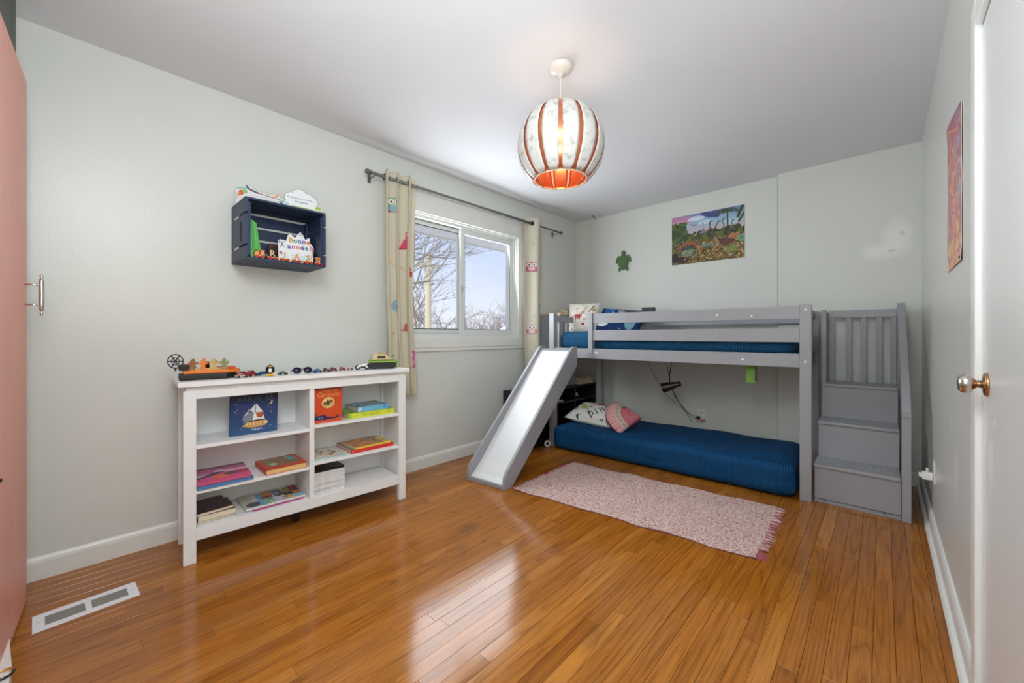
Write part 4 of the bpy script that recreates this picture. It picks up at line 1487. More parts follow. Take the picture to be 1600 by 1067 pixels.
# the new year card
cv = Cv(120, 110, (236, 236, 236))
cv.line([(.02, .60), (.06, .72), (.12, .78)], .02, (150, 110, 170)).ell(.12, .74, .05, .05, (206, 120, 150), alpha=.8).line([(.04, .62), (.18, .64)], .022, (90, 160, 170)).line([(.07, .48), (.10, .60), (.15, .50)], .025, (52, 66, 84)).ell(.07, .32, .05, .04, (200, 110, 110), rot=-.6)
for k, (x, y, c) in enumerate(((.42, .24, (150, 200, 190)), (.55, .28, (226, 150, 140)), (.66, .22, (150, 190, 220)), (.76, .25, (120, 190, 160)), (.85, .2, (160, 200, 220)))):
    cv.ell(x, y, .055, .06, c).ell(x, y, .042, .047, (236, 236, 236))
cv.ell(.33, .92, .02, .02, (190, 150, 130)).ell(.63, .90, .03, .025, (170, 170, 180)).rect(.0, 1, .0, .12, (230, 222, 140)).speck(14, [(230, 170, 60), (240, 210, 90)], .02, .04, (.05, .95, 0, .14)).line([(.93, .25), (.97, .55)], .03, (190, 70, 90))
oc = [(0, 0), (0, .66), (.05, .70), (.22, .68), (.27, .84), (.33, .92), (.40, .84), (.47, .80), (.56, .92), (.62, 1.0), (.68, .92), (.76, .78), (.88, .86), (.89, .70), (.97, .62), (1.0, .52), (.97, .30), (.98, .15), (.92, 0)]
ny = card('card', 'white crown-shaped new year card with rainbow lettering in the crate', .190, .205, oc, cv, (-2.545, CY0 + .190, CB), R(-6), R(6))
cols = {'gold': (206, 160, 60), 'green': (84, 160, 96), 'blue': (70, 110, 190), 'violet': (124, 70, 160), 'orange': (226, 130, 50), 'magenta': (176, 50, 140), 'teal': (60, 150, 150), 'pink': (224, 90, 130)}
for word, y, x0, st, sz, cl in (('Bonne', .146, .066, .0235, .041, ('gold', 'green', 'blue', 'violet', 'orange')), ('année!', .108, .056, .0235, .041, ('violet', 'magenta', 'orange', 'violet', 'teal', 'pink'))):
    for k, ch_ in enumerate(word):
        lettering(ch_, sz, T(x0 + k * st, y, .0016), mat('ink_' + cl[k], cols[cl[k]], rough=.5), ny, name='letter', bold=.03)

# wooden letter train along the crate's front edge
pine = mat('pale_pine', (226, 176, 110), rough=.5, noise=.08, nscale=20)
redw = mat('red_wheel', (190, 46, 36), rough=.4)
yelw = mat('yellow_wood', (236, 206, 80), rough=.5)
TX = CX1 - .028


def train_base(name, label, y, m):
    t = thing(name, label, 'toy', (TX, y, CB), group='wooden letter train in the wall crate')
    B().box(-.010, .010, -.024, .024, .010, .017).build('chassis', m, t, bevel=.001)
    for yy in (-.013, .013):
        for xx in (-.0135, .0105):
            B().lathe([(.001, 0), (.0085, .0002), (.0085, .003), (.001, .0032)], 14, T(xx, yy, .0087, 0, R(90), 0)).build('wheel', redw, t)
    return t


ys = [CY0 + .070 + k * .0625 for k in range(6)]
t = train_base('toy_engine', 'wooden toy engine at the left end of the letter train', ys[0], pine)
B().box(-.009, .009, -.022, -.002, .0172, .034).box(-.011, .011, .004, .022, .0172, .040).box(-.012, .012, .001, .025, .0402, .044).build('body', mat('orange_wood', (230, 150, 84), rough=.5), t, bevel=.001)
B().lathe([(.004, .034), (.004, .041), (.006, .044), (.001, .0445)], 10, T(0, -.013, 0)).build('chimney', redw, t)
for k, (L1, lab, m) in enumerate((('R', 'toy letter wagon carrying the wooden letter R', pine), ('I', 'toy letter wagon carrying the wooden letter I', yelw), ('A', 'toy letter wagon carrying the wooden letter A', yelw), ('S', 'toy letter wagon carrying the wooden letter S', yelw))):
    t = train_base('toy_wagon', lab, ys[k + 1], m)
    lm_ = lettering(L1, .046, T(.0035, 0, .0342, R(90), 0, R(90)), mat('letter_wood', (236, 206, 160), rough=.5) if k == 0 else mat('letter_wood_orange', (232, 160, 84), rough=.5), t, name='letter', ext=.0035)
t = train_base('toy_caboose', 'wooden toy guard\'s van at the right end of the letter train', ys[5], pine)
B().box(-.009, .009, -.018, .018, .0172, .040).box(-.012, .012, -.024, .024, .0402, .045).build('body', mat('orange_wood', (230, 150, 84)), t, bevel=.001)
for yy in (-.008, .008):
    B().box(.0091, .0096, yy - .004, yy + .004, .027, .035).build('window', mat('black_plastic', (22, 21, 20)), t)

# ------------------------------------------------ toys on the bookcase top (z .855)
TZ = .8555


def toy(name, label, x, y, rz=0, group=None):
    lo, ro = at_bc(x, y, TZ, 0, 0, rz)
    return thing(name, label, 'toy', lo, rot=ro, group=group)


blk = mat('black_plastic', (22, 21, 20), rough=.5)
orange = mat('orange_plastic', (236, 124, 36), rough=.35)
tan = mat('tan_plastic', (206, 170, 104), rough=.4)
brown = mat('brown_plastic', (150, 92, 48), rough=.4)
olive = mat('olive_plastic', (140, 140, 84), rough=.4)
t = toy('toy_hovercraft', 'black and orange toy hovercraft with a rear fan and gingerbread-shaped railings', -.008, .125, R(-2))
hull = [(0, -.055), (.185, -.055), (.225, -.03), (.236, 0), (.225, .03), (.185, .055), (0, .055)]
B().prism(hull, .030, T(0, 0, 0)).build('hull', blk, t, bevel=.006)
B().prism([(x * .985 + .015, y * .92) for x, y in hull], .016, T(0, 0, .0302)).build('deck', orange, t, bevel=.003)
B().prism([(.155, -.045), (.218, -.03), (.229, 0), (.218, .03), (.155, .045)], .012, T(0, 0, .0464)).build('bow_deck', mat('red_orange_plastic', (220, 80, 40), rough=.35), t, bevel=.003)
B().box(.0, .045, -.030, .030, .0464, .075).build('engine_block', blk, t, bevel=.003)
FM = T(-.012, 0, .092, 0, 0, R(58))
fb_ = B().torus(.033, .0028, 28, 6, FM @ T(0, 0, 0, 0, R(90), 0))
for k in range(6):
    a = k * math.pi / 3
    fb_.tube([(0, 0, 0), (0, .032 * math.cos(a), .032 * math.sin(a))], .0026, 6, FM)
fb_.torus(.017, .002, 20, 6, FM @ T(0, 0, 0, 0, R(90), 0))
fb_.tube([(0, 0, -.046), (0, 0, -.030)], .004, 6, FM)
fb_.build('fan', mat('charcoal_plastic', (52, 54, 62), rough=.4), t, smooth=True)
fig = [(0, .055), (.006, .050), (.007, .043), (.005, .039), (.018, .036), (.019, .028), (.008, .028), (.008, .018), (.014, .004), (.006, 0), (0, .010)]
fig = fig + [(-x, y) for x, y in fig[::-1][1:-1]]
for k, (xx, m) in enumerate(((.048, brown), (.090, orange), (.132, tan), (.174, olive))):
    B().prism(fig, .005, T(xx, -.042, .0464, R(90), 0, 0)).build('railing_figure', m, t)
    B().prism(fig, .005, T(xx + .01, .047, .0464, R(90), 0, 0)).build('railing_figure', m, t)
B().box(.045, .19, -.044, -.040, .0464, .056).build('railing', tan, t)
B().lathe([(.008, .0464), (.008, .070), (.014, .072), (.014, .082), (.001, .083)], 12, T(.112, 0, 0)).build('driver', blk, t, smooth=True)
B().tube([(.06, .0, .0464), (.09, .02, .085), (.16, .03, .09)], .0025, 6).tube([(.19, 0, .0586), (.19, 0, .105)], .002, 6).build('mast', mat('clear_tan', (222, 214, 180), rough=.3), t)


def toy_car(name, label, x, y, rz, body, l=.062, w=.028, h=.020, cab=None, group='small toy cars on the bookcase'):
    t = toy(name, label, x, y, rz, group)
    pr_ = [(-l / 2, .006), (-l / 2, h * .62), (-l * .30, h * .70), (-l * .14, h), (l * .12, h), (l * .24, h * .66), (l * .47, h * .50), (l / 2, .006)]
    B().prism(pr_, w, T(0, w / 2, 0, R(90), 0, 0)).build('body', body, t, bevel=.0015)
    B().prism([(-l * .25, h * .72), (-l * .13, h * .96), (l * .11, h * .96), (l * .20, h * .70)], w + .0012, T(0, w / 2 + .0006, 0, R(90), 0, 0)).build('windows', cab or blk, t)
    for xx in (-l * .30, l * .30):
        for s in (-1, 1):
            B().lathe([(.001, -.002), (.0062, -.002), (.0062, .002), (.001, .002)], 12, T(xx, s * (w / 2 + .0005), .0062, R(90), 0, 0)).build('wheel', blk, t)
    return t


red_p = mat('red_plastic', (196, 38, 40), rough=.3, coat=.4)
toy_car('toy_car', 'small red toy racing car at the bow of the hovercraft', .258, .175, R(20), red_p, l=.07, h=.024)
toy_car('toy_car', 'small cream and red toy car in front of the hovercraft\'s bow', .236, .058, R(8), mat('cream_red_plastic', (222, 178, 150), rough=.35), l=.056)
toy_car('toy_car', 'dark-topped crimson toy car beside the blue one', .285, .100, R(30), mat('crimson_plastic', (160, 30, 44), rough=.3), l=.058, h=.030)
toy_car('toy_car', 'metallic blue toy racing car on the bookcase', .345, .115, R(10), mat('blue_metal_paint', (40, 96, 160), rough=.25, metal=.3), l=.078, h=.022)

# penguin
t = toy('toy_penguin', 'small black and white penguin toy on yellow feet', .360, .035, R(-12))
B().lathe([(.001, .014), (.013, .016), (.017, .030), (.0165, .044), (.012, .056), (.001, .062)], 18).build('body', blk, t, smooth=True)
B().ellipsoid((0, -.0075, .034), (.0115, .0105, .018)).build('belly', mat('white_plastic', (238, 238, 234), rough=.4), t, smooth=True)
B().ellipsoid((0, -.011, .053), (.009, .008, .0045)).build('beak', mat('yellow_plastic', (240, 188, 50), rough=.4), t, smooth=True)
for s in (-1, 1):
    B().ellipsoid((s * .0175, 0, .034), (.003, .008, .017)).build('flipper', blk, t, smooth=True)
    B().ellipsoid((s * .0095, -.004, .0075), (.0105, .014, .0073)).build('foot', mat('yellow_plastic', (240, 188, 50)), t, smooth=True)
toy_car('toy_car', 'grey toy tank lying low beside the penguin', .432, .085, R(3), mat('grey_green_plastic', (112, 110, 100), rough=.5), l=.050, h=.018)

# sunglasses
sgm = mat('dark_blue_frame', (20, 24, 44), rough=.25, coat=.5)
lo, ro = at_bc(.525, .058, TZ, 0, 0, R(-6))
t = thing('sunglasses', 'dark blue children\'s sunglasses on the bookcase top', 'sunglasses', lo, rot=ro)
len_m = mat('dark_lens', (14, 20, 52), rough=.08, coat=.6)
for s in (-1, 1):
    B().torus(.0205, .003, 24, 8, T(s * .027, 0, .0205, R(72), 0, 0) @ Matrix.Diagonal((1, .80, 1, 1))).build('rim', sgm, t, smooth=True)
    B().lathe([(.001, .0015), (.0195, 0), (.0195, -.001), (.001, .0005)], 24, T(s * .027, 0, .0205, R(72), 0, 0) @ Matrix.Diagonal((1, .80, 1, 1))).build('lens', len_m, t, smooth=True)
    B().tube([(s * .048, .002, .026), (s * .052, .035, .012), (s * .047, .085, .003)], .0026, 8).build('temple', sgm, t, smooth=True)
B().tube([(-.008, -.001, .026), (0, -.003, .029), (.008, -.001, .026)], .0026, 8).build('bridge', sgm, t, smooth=True)

# little brick creatures
toy_car('toy_car', 'small teal and blue toy car at the right lens of the sunglasses', .612, .085, R(5), mat('teal_blue_plastic', (70, 120, 170), rough=.4), l=.048, h=.022)
maroon = mat('maroon_plastic', (122, 56, 56), rough=.45)
for k, (x, y, m, lab) in enumerate(((.664, .085, mat('dark_brown_plastic', (84, 54, 52), rough=.45), 'dark brown toy brick wagon beside the teal toy car'), (.712, .105, maroon, 'maroon toy brick wagon, second in the row'), (.765, .105, mat('brick_pink', (176, 96, 92), rough=.45), 'dusty pink toy brick wagon, third in the row'), (.815, .100, mat('pale_brick', (214, 190, 180), rough=.45), 'pale toy brick wagon next to the white toy motorcycle'))):
    t = toy('toy_wagon', lab, x, y, R(4 * k - 6), 'row of toy brick wagons on the bookcase')
    B().box(-.019, .019, -.009, .009, .006, .012).build('chassis', blk, t, bevel=.001)
    b2 = B().box(-.016, -.002, -.008, .008, .0122, .023).box(.003, .014, -.007, .007, .0122, .018)
    for q_ in (-.012, -.006):
        b2.lathe([(.0025, .023), (.0025, .0255)], 8, T(q_, 0, 0))
    b2.build('brick', m, t, bevel=.0008)
    for xx in (-.013, .013):
        for s in (-1, 1):
            B().lathe([(.001, -.0015), (.006, -.0015), (.006, .0015), (.001, .0015)], 10, T(xx, s * .0105, .006, R(90), 0, 0)).build('wheel', m, t)
# white motorcycle / quad
t = toy('toy_motorcycle', 'white and black toy motorcycle beside the green toy truck', .880, .085, R(-10))
whp = mat('white_plastic', (238, 238, 234), rough=.4)
for xx in (-.028, .028):
    B().torus(.0115, .0045, 20, 8, T(xx, 0, .016, R(90), 0, 0)).build('wheel', blk, t, smooth=True)
    B().lathe([(.001, -.003), (.008, -.002), (.008, .002), (.001, .003)], 12, T(xx, 0, .016, R(90), 0, 0)).build('hub', whp, t, smooth=True)
B().prism([(-.030, .022), (-.022, .034), (-.008, .030), (.006, .040), (.018, .042), (.030, .030), (.012, .020), (-.012, .016)], .014, T(0, .007, 0, R(90), 0, 0)).build('fairing', whp, t, bevel=.002)
B().box(-.012, .010, -.009, .009, .012, .022).build('engine', blk, t, bevel=.001)
B().tube([(.014, -.014, .046), (.018, 0, .044), (.014, .014, .046)], .002, 6).build('handlebar', blk, t)

# green off-roader
lime = mat('lime_plastic', (150, 180, 56), rough=.4)
t = toy('toy_truck', 'lime green and tan toy armoured truck at the bookcase\'s window end', 1.025, .115, R(-22))
for s in (-1, 1):
    pr_ = [(-.085, .008), (-.072, .0), (.070, .0), (.085, .012), (.088, .030), (.060, .040), (-.070, .040), (-.088, .028)]
    B().prism(pr_, .026, T(0, s * .040 + .013, .0005, R(90), 0, 0)).build('track', blk, t, bevel=.003)
    B().box(-.086, .088, s * .040 - .017, s * .040 + .017, .0412, .050).build('fender', lime, t, bevel=.003)
B().box(-.080, .082, -.026, .026, .012, .058).build('hull', mat('green_plastic', (112, 148, 60), rough=.45), t, bevel=.004)
B().prism([(-.065, .0585), (-.055, .092), (.010, .096), (.045, .075), (.050, .0585)], .075, T(0, .0375, 0, R(90), 0, 0)).build('cab', mat('sand_plastic', (222, 200, 148), rough=.45), t, bevel=.003)
B().box(-.03, .02, -.0385, -.0378, .066, .084).build('window', blk, t)
fb_ = B().tube([(.089, -.052, .006), (.095, -.046, .045), (.095, .046, .045), (.089, .052, .006)], .004, 8)
fb_.tube([(.092, -.03, .003), (.096, -.022, .036), (.096, .022, .036), (.092, .03, .003)], .003, 8)
fb_.build('bumper', lime, t, smooth=True)
B().box(.0825, .092, -.018, .018, .010, .034).build('grille', blk, t, bevel=.002)
for q_ in (-.01, .025):
    B().lathe([(.010, .096 if q_ < 0 else .085), (.011, .104 if q_ < 0 else .094), (.004, .108 if q_ < 0 else .098), (.001, .109 if q_ < 0 else .099)], 12, T(q_, .012, 0)).build('roof_lamp', mat('ochre_plastic', (206, 150, 70), rough=.4), t, smooth=True)
B().tube([(.048, -.018, .075), (.075, -.02, .082)], .004, 8).tube([(-.07, .03, .0585), (-.072, .032, .100)], .002, 6).build('barrel', olive, t, smooth=True)

# ------------------------------------------------ floor vent
vt = thing('floor_vent', 'white metal floor register by the pink door', 'vent', (-2.306, .014, 0), rz=R(3))
vw = mat('white_enamel', (232, 234, 238), rough=.3)
fr = B()
X0, X1, Y0_, Y1_ = -.066, .066, -.143, .143
gx0, gx1 = -.036, .036
fr.box(X0, gx0, Y0_, Y1_, 0, .004).box(gx1, X1, Y0_, Y1_, 0, .004)
for a, b2 in ((Y0_, -.112), (-.009, .009), (.112, Y1_)):
    fr.box(gx0, gx1, a, b2, 0, .004)
fr.build('frame', vw, vt, bevel=.0012)
gmat = mat('vent_grey', (150, 148, 140), rough=.5)
for a, b2 in ((-.1118, -.0092), (.0092, .1118)):
    g_ = B().box(gx0, gx1, a, b2, .0002, .0006)
    g_.build('duct_shadow', mat('vent_dark', (50, 48, 46), rough=.9), vt)
    for k in range(9):
        xx = gx0 + .004 + k * .008
        B().box(xx - .002, xx + .002, a, b2, .0008, .0034).build('grille_bar', gmat, vt)
for yy in (-.128, .128):
    B().lathe([(.0045, .004), (.004, .0052), (.001, .0055)], 10, T(.0, yy, 0)).build('screw', mat('screw_head', (206, 210, 220), rough=.3, metal=.5), vt)

# ------------------------------------------------ rug
rug = thing('rug', 'flat-woven speckled pink rug with fringed ends in front of the bed', 'rug', (-1.17, 2.48, 0), rz=0)
cv = Cv(300, 160, (206, 178, 168))
rn = rng.random((160, 300))
cv.put(rn < .30, (186, 142, 136)).put(rn < .12, (150, 84, 92)).put(rn < .035, (96, 60, 76)).put(rn > .78, (226, 206, 196))
c0 = [np.array(p) for p in ((-1.875, 2.035), (-.445, 2.185), (-.475, 2.935), (-1.895, 2.800))]


def rugf(u, v, z=0.0):
    p = [((1 - u) * (1 - v) * c0[0][k] + u * (1 - v) * c0[1][k] + u * v * c0[2][k] + (1 - u) * v * c0[3][k]) for k in (0, 1)]
    wv = .008 * np.sin(u * 23) * (v - .5) * 2 + .004 * np.sin(u * 51 + 2) * (v - .5)
    zz = .0065 + .0045 * np.maximum(0, np.sin(u * 19 + 1) * np.abs(v - .5) * 2) ** 2 + z
    return p[0] + 1.17, p[1] - 2.48 + wv, zz


paint_mesh('weave', cv, lambda u, v: rugf(u, v), vmat('woven_cotton', rough=.9, spec=.1, bump=.5, bscale=260), rug, back=lambda u, v: (rugf(u, v)[0], rugf(u, v)[1], np.full_like(u, .001)), edge=(150, 100, 96))
for u, sgn in ((0.0, -1), (1.0, 1)):
    fb_ = B()
    for k in range(96):
        v = (k + .5) / 96
        x, y, z = rugf(np.float64(u), np.float64(v))
        a = random.gauss(0, .35)
        l = random.uniform(.03, .05) if sgn > 0 else random.uniform(.018, .032)
        fb_.tube([(x - sgn * .004, y, .006), (x + sgn * l * .5, y + l * .3 * math.sin(a), .007), (x + sgn * l * math.cos(a), y + l * math.sin(a), .003)], [.0016, .0022, .0009], 5, mi=random.choice((0, 0, 1)))
    f_ = fb_.build('fringe', [mat('rose_yarn', (176, 92, 104), rough=.9), mat('cream_yarn', (222, 204, 196), rough=.9)], rug)
    f_['kind'] = 'stuff'

# ------------------------------------------------ wall things
# dinosaur poster
cv = Cv(170, 124, (120, 110, 60))
cv.vgrad(.55, .8, (214, 172, 160), (150, 184, 206)).vgrad(.8, 1, (150, 184, 206), (110, 130, 180))
cv.poly([(0, .82), (.18, .85), (.3, .98), (0, 1)], (190, 130, 170)).ell(.12, .86, .16, .05, (206, 150, 166)).ell(.36, .9, .12, .05, (206, 216, 226)).ell(.55, .93, .14, .05, (74, 80, 130), rot=-.3).ell(.68, .97, .12, .03, (84, 90, 140)).ell(.48, .8, .10, .04, (190, 214, 226)).ell(.82, .72, .1, .05, (180, 206, 220))
cv.rect(0, 1, 0, .56, (104, 92, 54))
cv.speck(1300, [(70, 84, 40), (120, 120, 56), (60, 56, 36), (150, 110, 60), (170, 140, 80), (50, 60, 44), (150, 130, 100), (110, 70, 50)], .004, .016, (0, 1, 0, .56))
cv.speck(90, [(60, 76, 44), (84, 98, 52), (46, 54, 40)], .02, .05, (0, .2, .45, .85)).speck(90, [(60, 76, 44), (100, 104, 50), (52, 60, 44)], .02, .04, (.2, 1, .48, .62))
cv.speck(260, [(150, 96, 56), (190, 130, 70), (206, 170, 120), (120, 64, 46)], .005, .013, (.3, 1, .05, .4))
cv.poly([(.40, .58), (.46, .68), (.52, .58)], (136, 116, 140)).line([(.46, .68), (.455, .8)], .012, (110, 110, 130))
for bx, by, hx, hy, c in ((.55, .55, .56, .80, (80, 66, 60)), (.62, .56, .67, .77, (70, 66, 76)), (.74, .56, .73, .80, (90, 96, 80)), (.84, .58, .85, .74, (100, 110, 110))):
    cv.line([(bx - .02, by), (bx + .005, by + .1), (hx - .01, hy - .03), (hx, hy), (hx + .022, hy - .005)], .016, c)
cv.line([(.28, .81), (.33, .76), (.36, .79)], .012, (170, 70, 70))
cv.line([(.79, .55), (.785, .92)], .02, (74, 50, 44))
for k in range(11):
    a = R(-20 + k * 22)
    cv.line([(.785, .92), (.785 + .09 * math.cos(a), .935 + .07 * math.sin(a)), (.785 + .15 * math.cos(a), .90 + .06 * math.sin(a))], .013, (64, 84, 52))
cv.line([(.98, .99), (.92, .80)], .04, (60, 80, 50)).line([(1, .85), (.93, .7)], .03, (60, 80, 50))
for k in range(6):
    a = R(-40 + k * 30)
    cv.line([(.10, .68), (.10 + .09 * math.cos(a), .68 + .1 * math.sin(a))], .014, (74, 88, 44))
cv.ell(.25, .30, .13, .15, (170, 84, 56)).ell(.25, .27, .115, .13, (56, 70, 64)).ell(.24, .22, .11, .10, (70, 92, 80))
for k in range(7):
    cv.line([(.15 + k * .025, .16), (.18 + k * .022, .28)], .008, (190, 200, 160))
cv.ell(.16, .09, .10, .07, (64, 40, 34)).ell(.04, .14, .06, .1, (40, 34, 40)).ell(.78, .36, .10, .08, (104, 60, 56)).poly([(.78, .42), (.84, .52), (.9, .46), (.95, .52), (.93, .36)], (176, 116, 76)).ell(.97, .38, .06, .07, (110, 160, 120)).ell(.52, .33, .10, .035, (110, 140, 124)).ell(.84, .2, .07, .07, (120, 140, 66))
cv.speck(240, [(96, 84, 44), (60, 70, 44), (176, 120, 66), (120, 130, 70), (206, 180, 130), (80, 50, 40), (54, 60, 46)], .004, .012, (0, 1, .03, .50))
cv.grain(.35)
po = thing('dinosaur_poster', 'landscape poster of dinosaurs in a jungle on the back wall', 'poster', (-1.566, YB - .004, 1.780))
paint_mesh('sheet', cv, lambda u, v: (u * .652, np.zeros_like(u), v * .478), vmat('poster_print', rough=.3, coat=.2), po, smooth=False, back=lambda u, v: (u * .652, np.full_like(u, .002), v * .478), edge=(80, 80, 80))
# red fantasy poster on the right wall, curling away at the corners
cv = Cv(70, 130, (190, 70, 100))
cv.speck(170, [(206, 90, 110), (170, 50, 84), (226, 150, 90), (200, 80, 80), (180, 120, 150), (214, 120, 60), (150, 60, 90)], .03, .10)
cv.speck(60, [(230, 170, 90), (220, 110, 70), (236, 190, 130)], .02, .06, (.3, .9, .05, .8)).speck(30, [(150, 120, 170), (180, 150, 190)], .03, .07, (.6, 1, .4, .95)).speck(36, [(226, 150, 60), (236, 180, 90)], .03, .07, (0, 1, 0, .2))
for k in range(9):
    cv.line([(rng.uniform(.1, .9), 0.05 + k * .1), (rng.uniform(.1, .9), .1 + k * .1), (rng.uniform(.1, .9), .16 + k * .1)], .03, (232, 130, 90))
rp = thing('fantasy_poster', 'tall red and orange poster curling off the right-hand wall', 'poster', (XR, 2.075, 1.335))


def rpf(u, v, d=0.0):
    bulge = .0022 + .0015 * np.abs(np.sin(v * 6)) + .004 * np.maximum(0, v - .86) / .14 * (1 - u) + .004 * np.maximum(0, .10 - v) / .10 * u
    return -(bulge + d), (1 - u) * .0 + (1 - u) * .395, v * (.552 + .048 * (1 - u) ** .6)


paint_mesh('sheet', cv, lambda u, v: (rpf(u, v)[0], rpf(u, v)[1], rpf(u, v)[2]), vmat('poster_print2', rough=.3, coat=.2), rp, back=lambda u, v: rpf(u, v, -.0012), edge=(226, 214, 206))
B().ellipsoid((-.006, .006, .012), (.004, .004, .004), n=8, k=6).build('tack', blk, rp, smooth=True)

# turtle
gt_ = mat('green_felt', (84, 116, 72), rough=.85, bump=.15, bscale=80)
tu = thing('turtle_ornament', 'flat green turtle ornament hanging on the back wall', 'ornament', (-2.098, YB, 1.885))
rb = Matrix.Rotation(R(90), 4, 'X')
B().ellipsoid((0, -.020, -.004), (.060, .020, .078), n=22, k=14).build('shell', gt_, tu, smooth=True)
B().ellipsoid((.002, -.016, .093), (.023, .014, .030), n=14, k=10).build('head', gt_, tu, smooth=True)
for s in (-1, 1):
    B().ellipsoid((0, 0, 0), (.020, .009, .046), T(s * .066, -.012, .030, 0, s * R(-24), 0), n=12, k=8).build('flipper', gt_, tu, smooth=True)
    B().ellipsoid((0, 0, 0), (.016, .008, .026), T(s * .042, -.012, -.080, 0, s * R(-22), 0), n=12, k=8).build('flipper', gt_, tu, smooth=True)
B().ellipsoid((0, -.012, -.082), (.010, .007, .012), n=10, k=8).build('tail', gt_, tu, smooth=True)
# wire at the ceiling
wh = thing('ceiling_wire', 'short dark wire hook sticking out of the ceiling corner', 'hook', (-2.42, 3.95, H))
B().tube([(0, 0, 0), (.006, -.004, -.012), (.026, .012, -.030), (.028, .02, -.050)], .004, 6).build('wire', mat('dark_wire', (60, 56, 52), rough=.5), wh)


def outlet(name, label, loc, rot):
    t = thing(name, label, 'outlet', loc, rot=rot)
    B().box(-.035, .035, -.006, 0, -.058, .058).build('plate', mat('outlet_ivory', (230, 228, 220), rough=.35), t, bevel=.002)
    for z in (-.022, .022):
        B().box(-.013, .013, -.0075, -.0061, z - .015, z + .015).build('socket', mat('outlet_socket', (206, 204, 196), rough=.4), t, bevel=.001)
    return t


outlet('wall_outlet', 'wall outlet behind the floor mattress with a dark plug in it', (-1.283, YB, .300), (0, 0, 0))
outlet('wall_outlet', 'white wall outlet low on the right-hand wall beyond the door', (XR, 3.08, .345), (0, 0, R(-90)))
pg = thing('plug_adapter', 'white plug adapter in the right-hand wall outlet', 'plug', (XR - .0078, 3.08, .322))
B().box(-.040, 0, -.020, .020, -.020, .018).box(-.052, -.040, -.012, .012, -.012, .010).build('body', mat('white_plastic', (238, 238, 234)), pg, bevel=.004)
B().lathe([(.006, .018), (.006, .040), (.001, .042)], 10, T(-.02, 0, 0)).build('button', mat('clear_plug', (206, 206, 200), rough=.2), pg)

# clip lamp hanging under the bed
lp = thing('clip_lamp', 'dark bronze cone lamp hanging on its cord under the loft bed', 'lamp', (-1.412, 3.62, .905))
brz = mat('dark_bronze', (66, 60, 50), rough=.3, metal=.7)
cn = B().lathe([(.048, 0), (.047, .010), (.040, .05), (.030, .10), (.022, .14), (.020, .16), (.001, .163)], 20, T(-.055, -.02, -.312, 0, R(72), R(8)))
cn.build('shade', brz, lp, smooth=True)
B().tube([(.018, 0, 0), (.012, .0, -.10), (.002, -.008, -.20), (.004, -.012, -.262)], .0042, 8).build('gooseneck', blk, lp, smooth=True)
B().tube([(-.035, 0, 0), (-.022, .0, -.10), (-.012, -.002, -.18), (0, .03, -.30), (.03, .12, -.44), (.075, .24, -.56), (.095, .30, -.60), (.115, .36, -.635), (.125, .375, -.655)], .0026, 6).tube([(.006, 0, -.262), (.02, .03, -.36), (.06, .18, -.52), (.075, .30, -.62), (.07, .35, -.66)], .0026, 6).build('cord', blk, lp, smooth=True)
B().box(-.04, .03, -.02, .02, -.004, -.0005).build('clip', blk, lp)
wc = thing('wall_cable', 'thin grey cable running down the back wall to the outlet', 'cable', (-1.83, YB - .004, .80))
B().tube([(0, 0, 0), (.10, 0, -.18), (.20, 0, -.33), (.32, 0, -.43), (.44, 0, -.50), (.515, -.004, -.522)], .0025, 6).build('wire', mat('grey_cable', (140, 140, 134), rough=.5), wc, smooth=True)
pk = thing('plug', 'black plug in the outlet behind the mattress', 'plug', (-1.305, YB - .0082, .276))
B().box(-.014, .014, -.030, 0, -.012, .014).build('body', blk, pk, bevel=.004)
pk = thing('plug', 'pinkish charger plugged in low on the outlet behind the mattress', 'plug', (-1.265, YB - .0082, .262))
B().box(-.020, .018, -.034, 0, -.018, .008).build('body', mat('salmon_plastic', (206, 150, 126), rough=.5), pk, bevel=.004)
gt2 = thing('hanging_tag', 'bright green cloth tag hanging below the bed rail', 'tag', (-.688, 3.245, .905))
B().box(-.030, .026, -.002, .002, -.170, 0).build('strip', mat('lime_cloth', (108, 146, 62), rough=.8), gt2)
B().box(.0265, .034, -.002, .012, -.160, 0).build('dark_edge', mat('dark_green_cloth', (44, 60, 36), rough=.8), gt2)

# ------------------------------------------------ bed head: black shelves, grey cabinet
bs = thing('shelf_unit', 'low black shelf unit along the wall behind the slide', 'shelf', (-2.70, 2.78, 0))
bw, bl_, bh = .295, 1.22, .535
blkw = mat('black_laminate', (26, 25, 25), rough=.45)
for z in (.03, .20, .37, bh - .018):
    B().box(0, bw, 0, bl_, z, z + .018).build('shelf', blkw, bs)
for y0 in (0, .40, .80, bl_ - .018):
    for z0, z1 in ((.0485, .1995), (.2185, .3695), (.3885, bh - .0185)):
        B().box(.004, bw - .004, y0, y0 + .018, z0, z1).build('upright', blkw, bs)
B().box(.0, .003, .0, bl_, .0485, bh - .0185).build('back', blkw, bs)
B().box(.01, bw - .01, .01, bl_ - .01, 0, .0298).build('plinth', blkw, bs)
bz = bh + .0005
for k, (y, x, w, d, t_, c, lab) in enumerate(((.93, .02, .255, .25, .022, (120, 118, 96), 'olive-grey book at the bottom of the pile on the black shelf unit'), (.935, .03, .24, .24, .018, (170, 110, 60), 'tan book, second from the bottom on the black shelf unit'), (.94, .04, .225, .22, .016, (70, 72, 76), 'dark grey book near the top of the pile on the black shelf unit'), (.945, .05, .20, .20, .014, (206, 130, 66), 'orange book on top of the pile on the black shelf unit'))):
    book(lab, w, d, t_, c, None, loc=(-2.70 + x, 2.78 + y, bz), rot=(0, 0, R((k * 37) % 7 - 3)), hard=False, pages=paper)
    bz += t_ + .0006
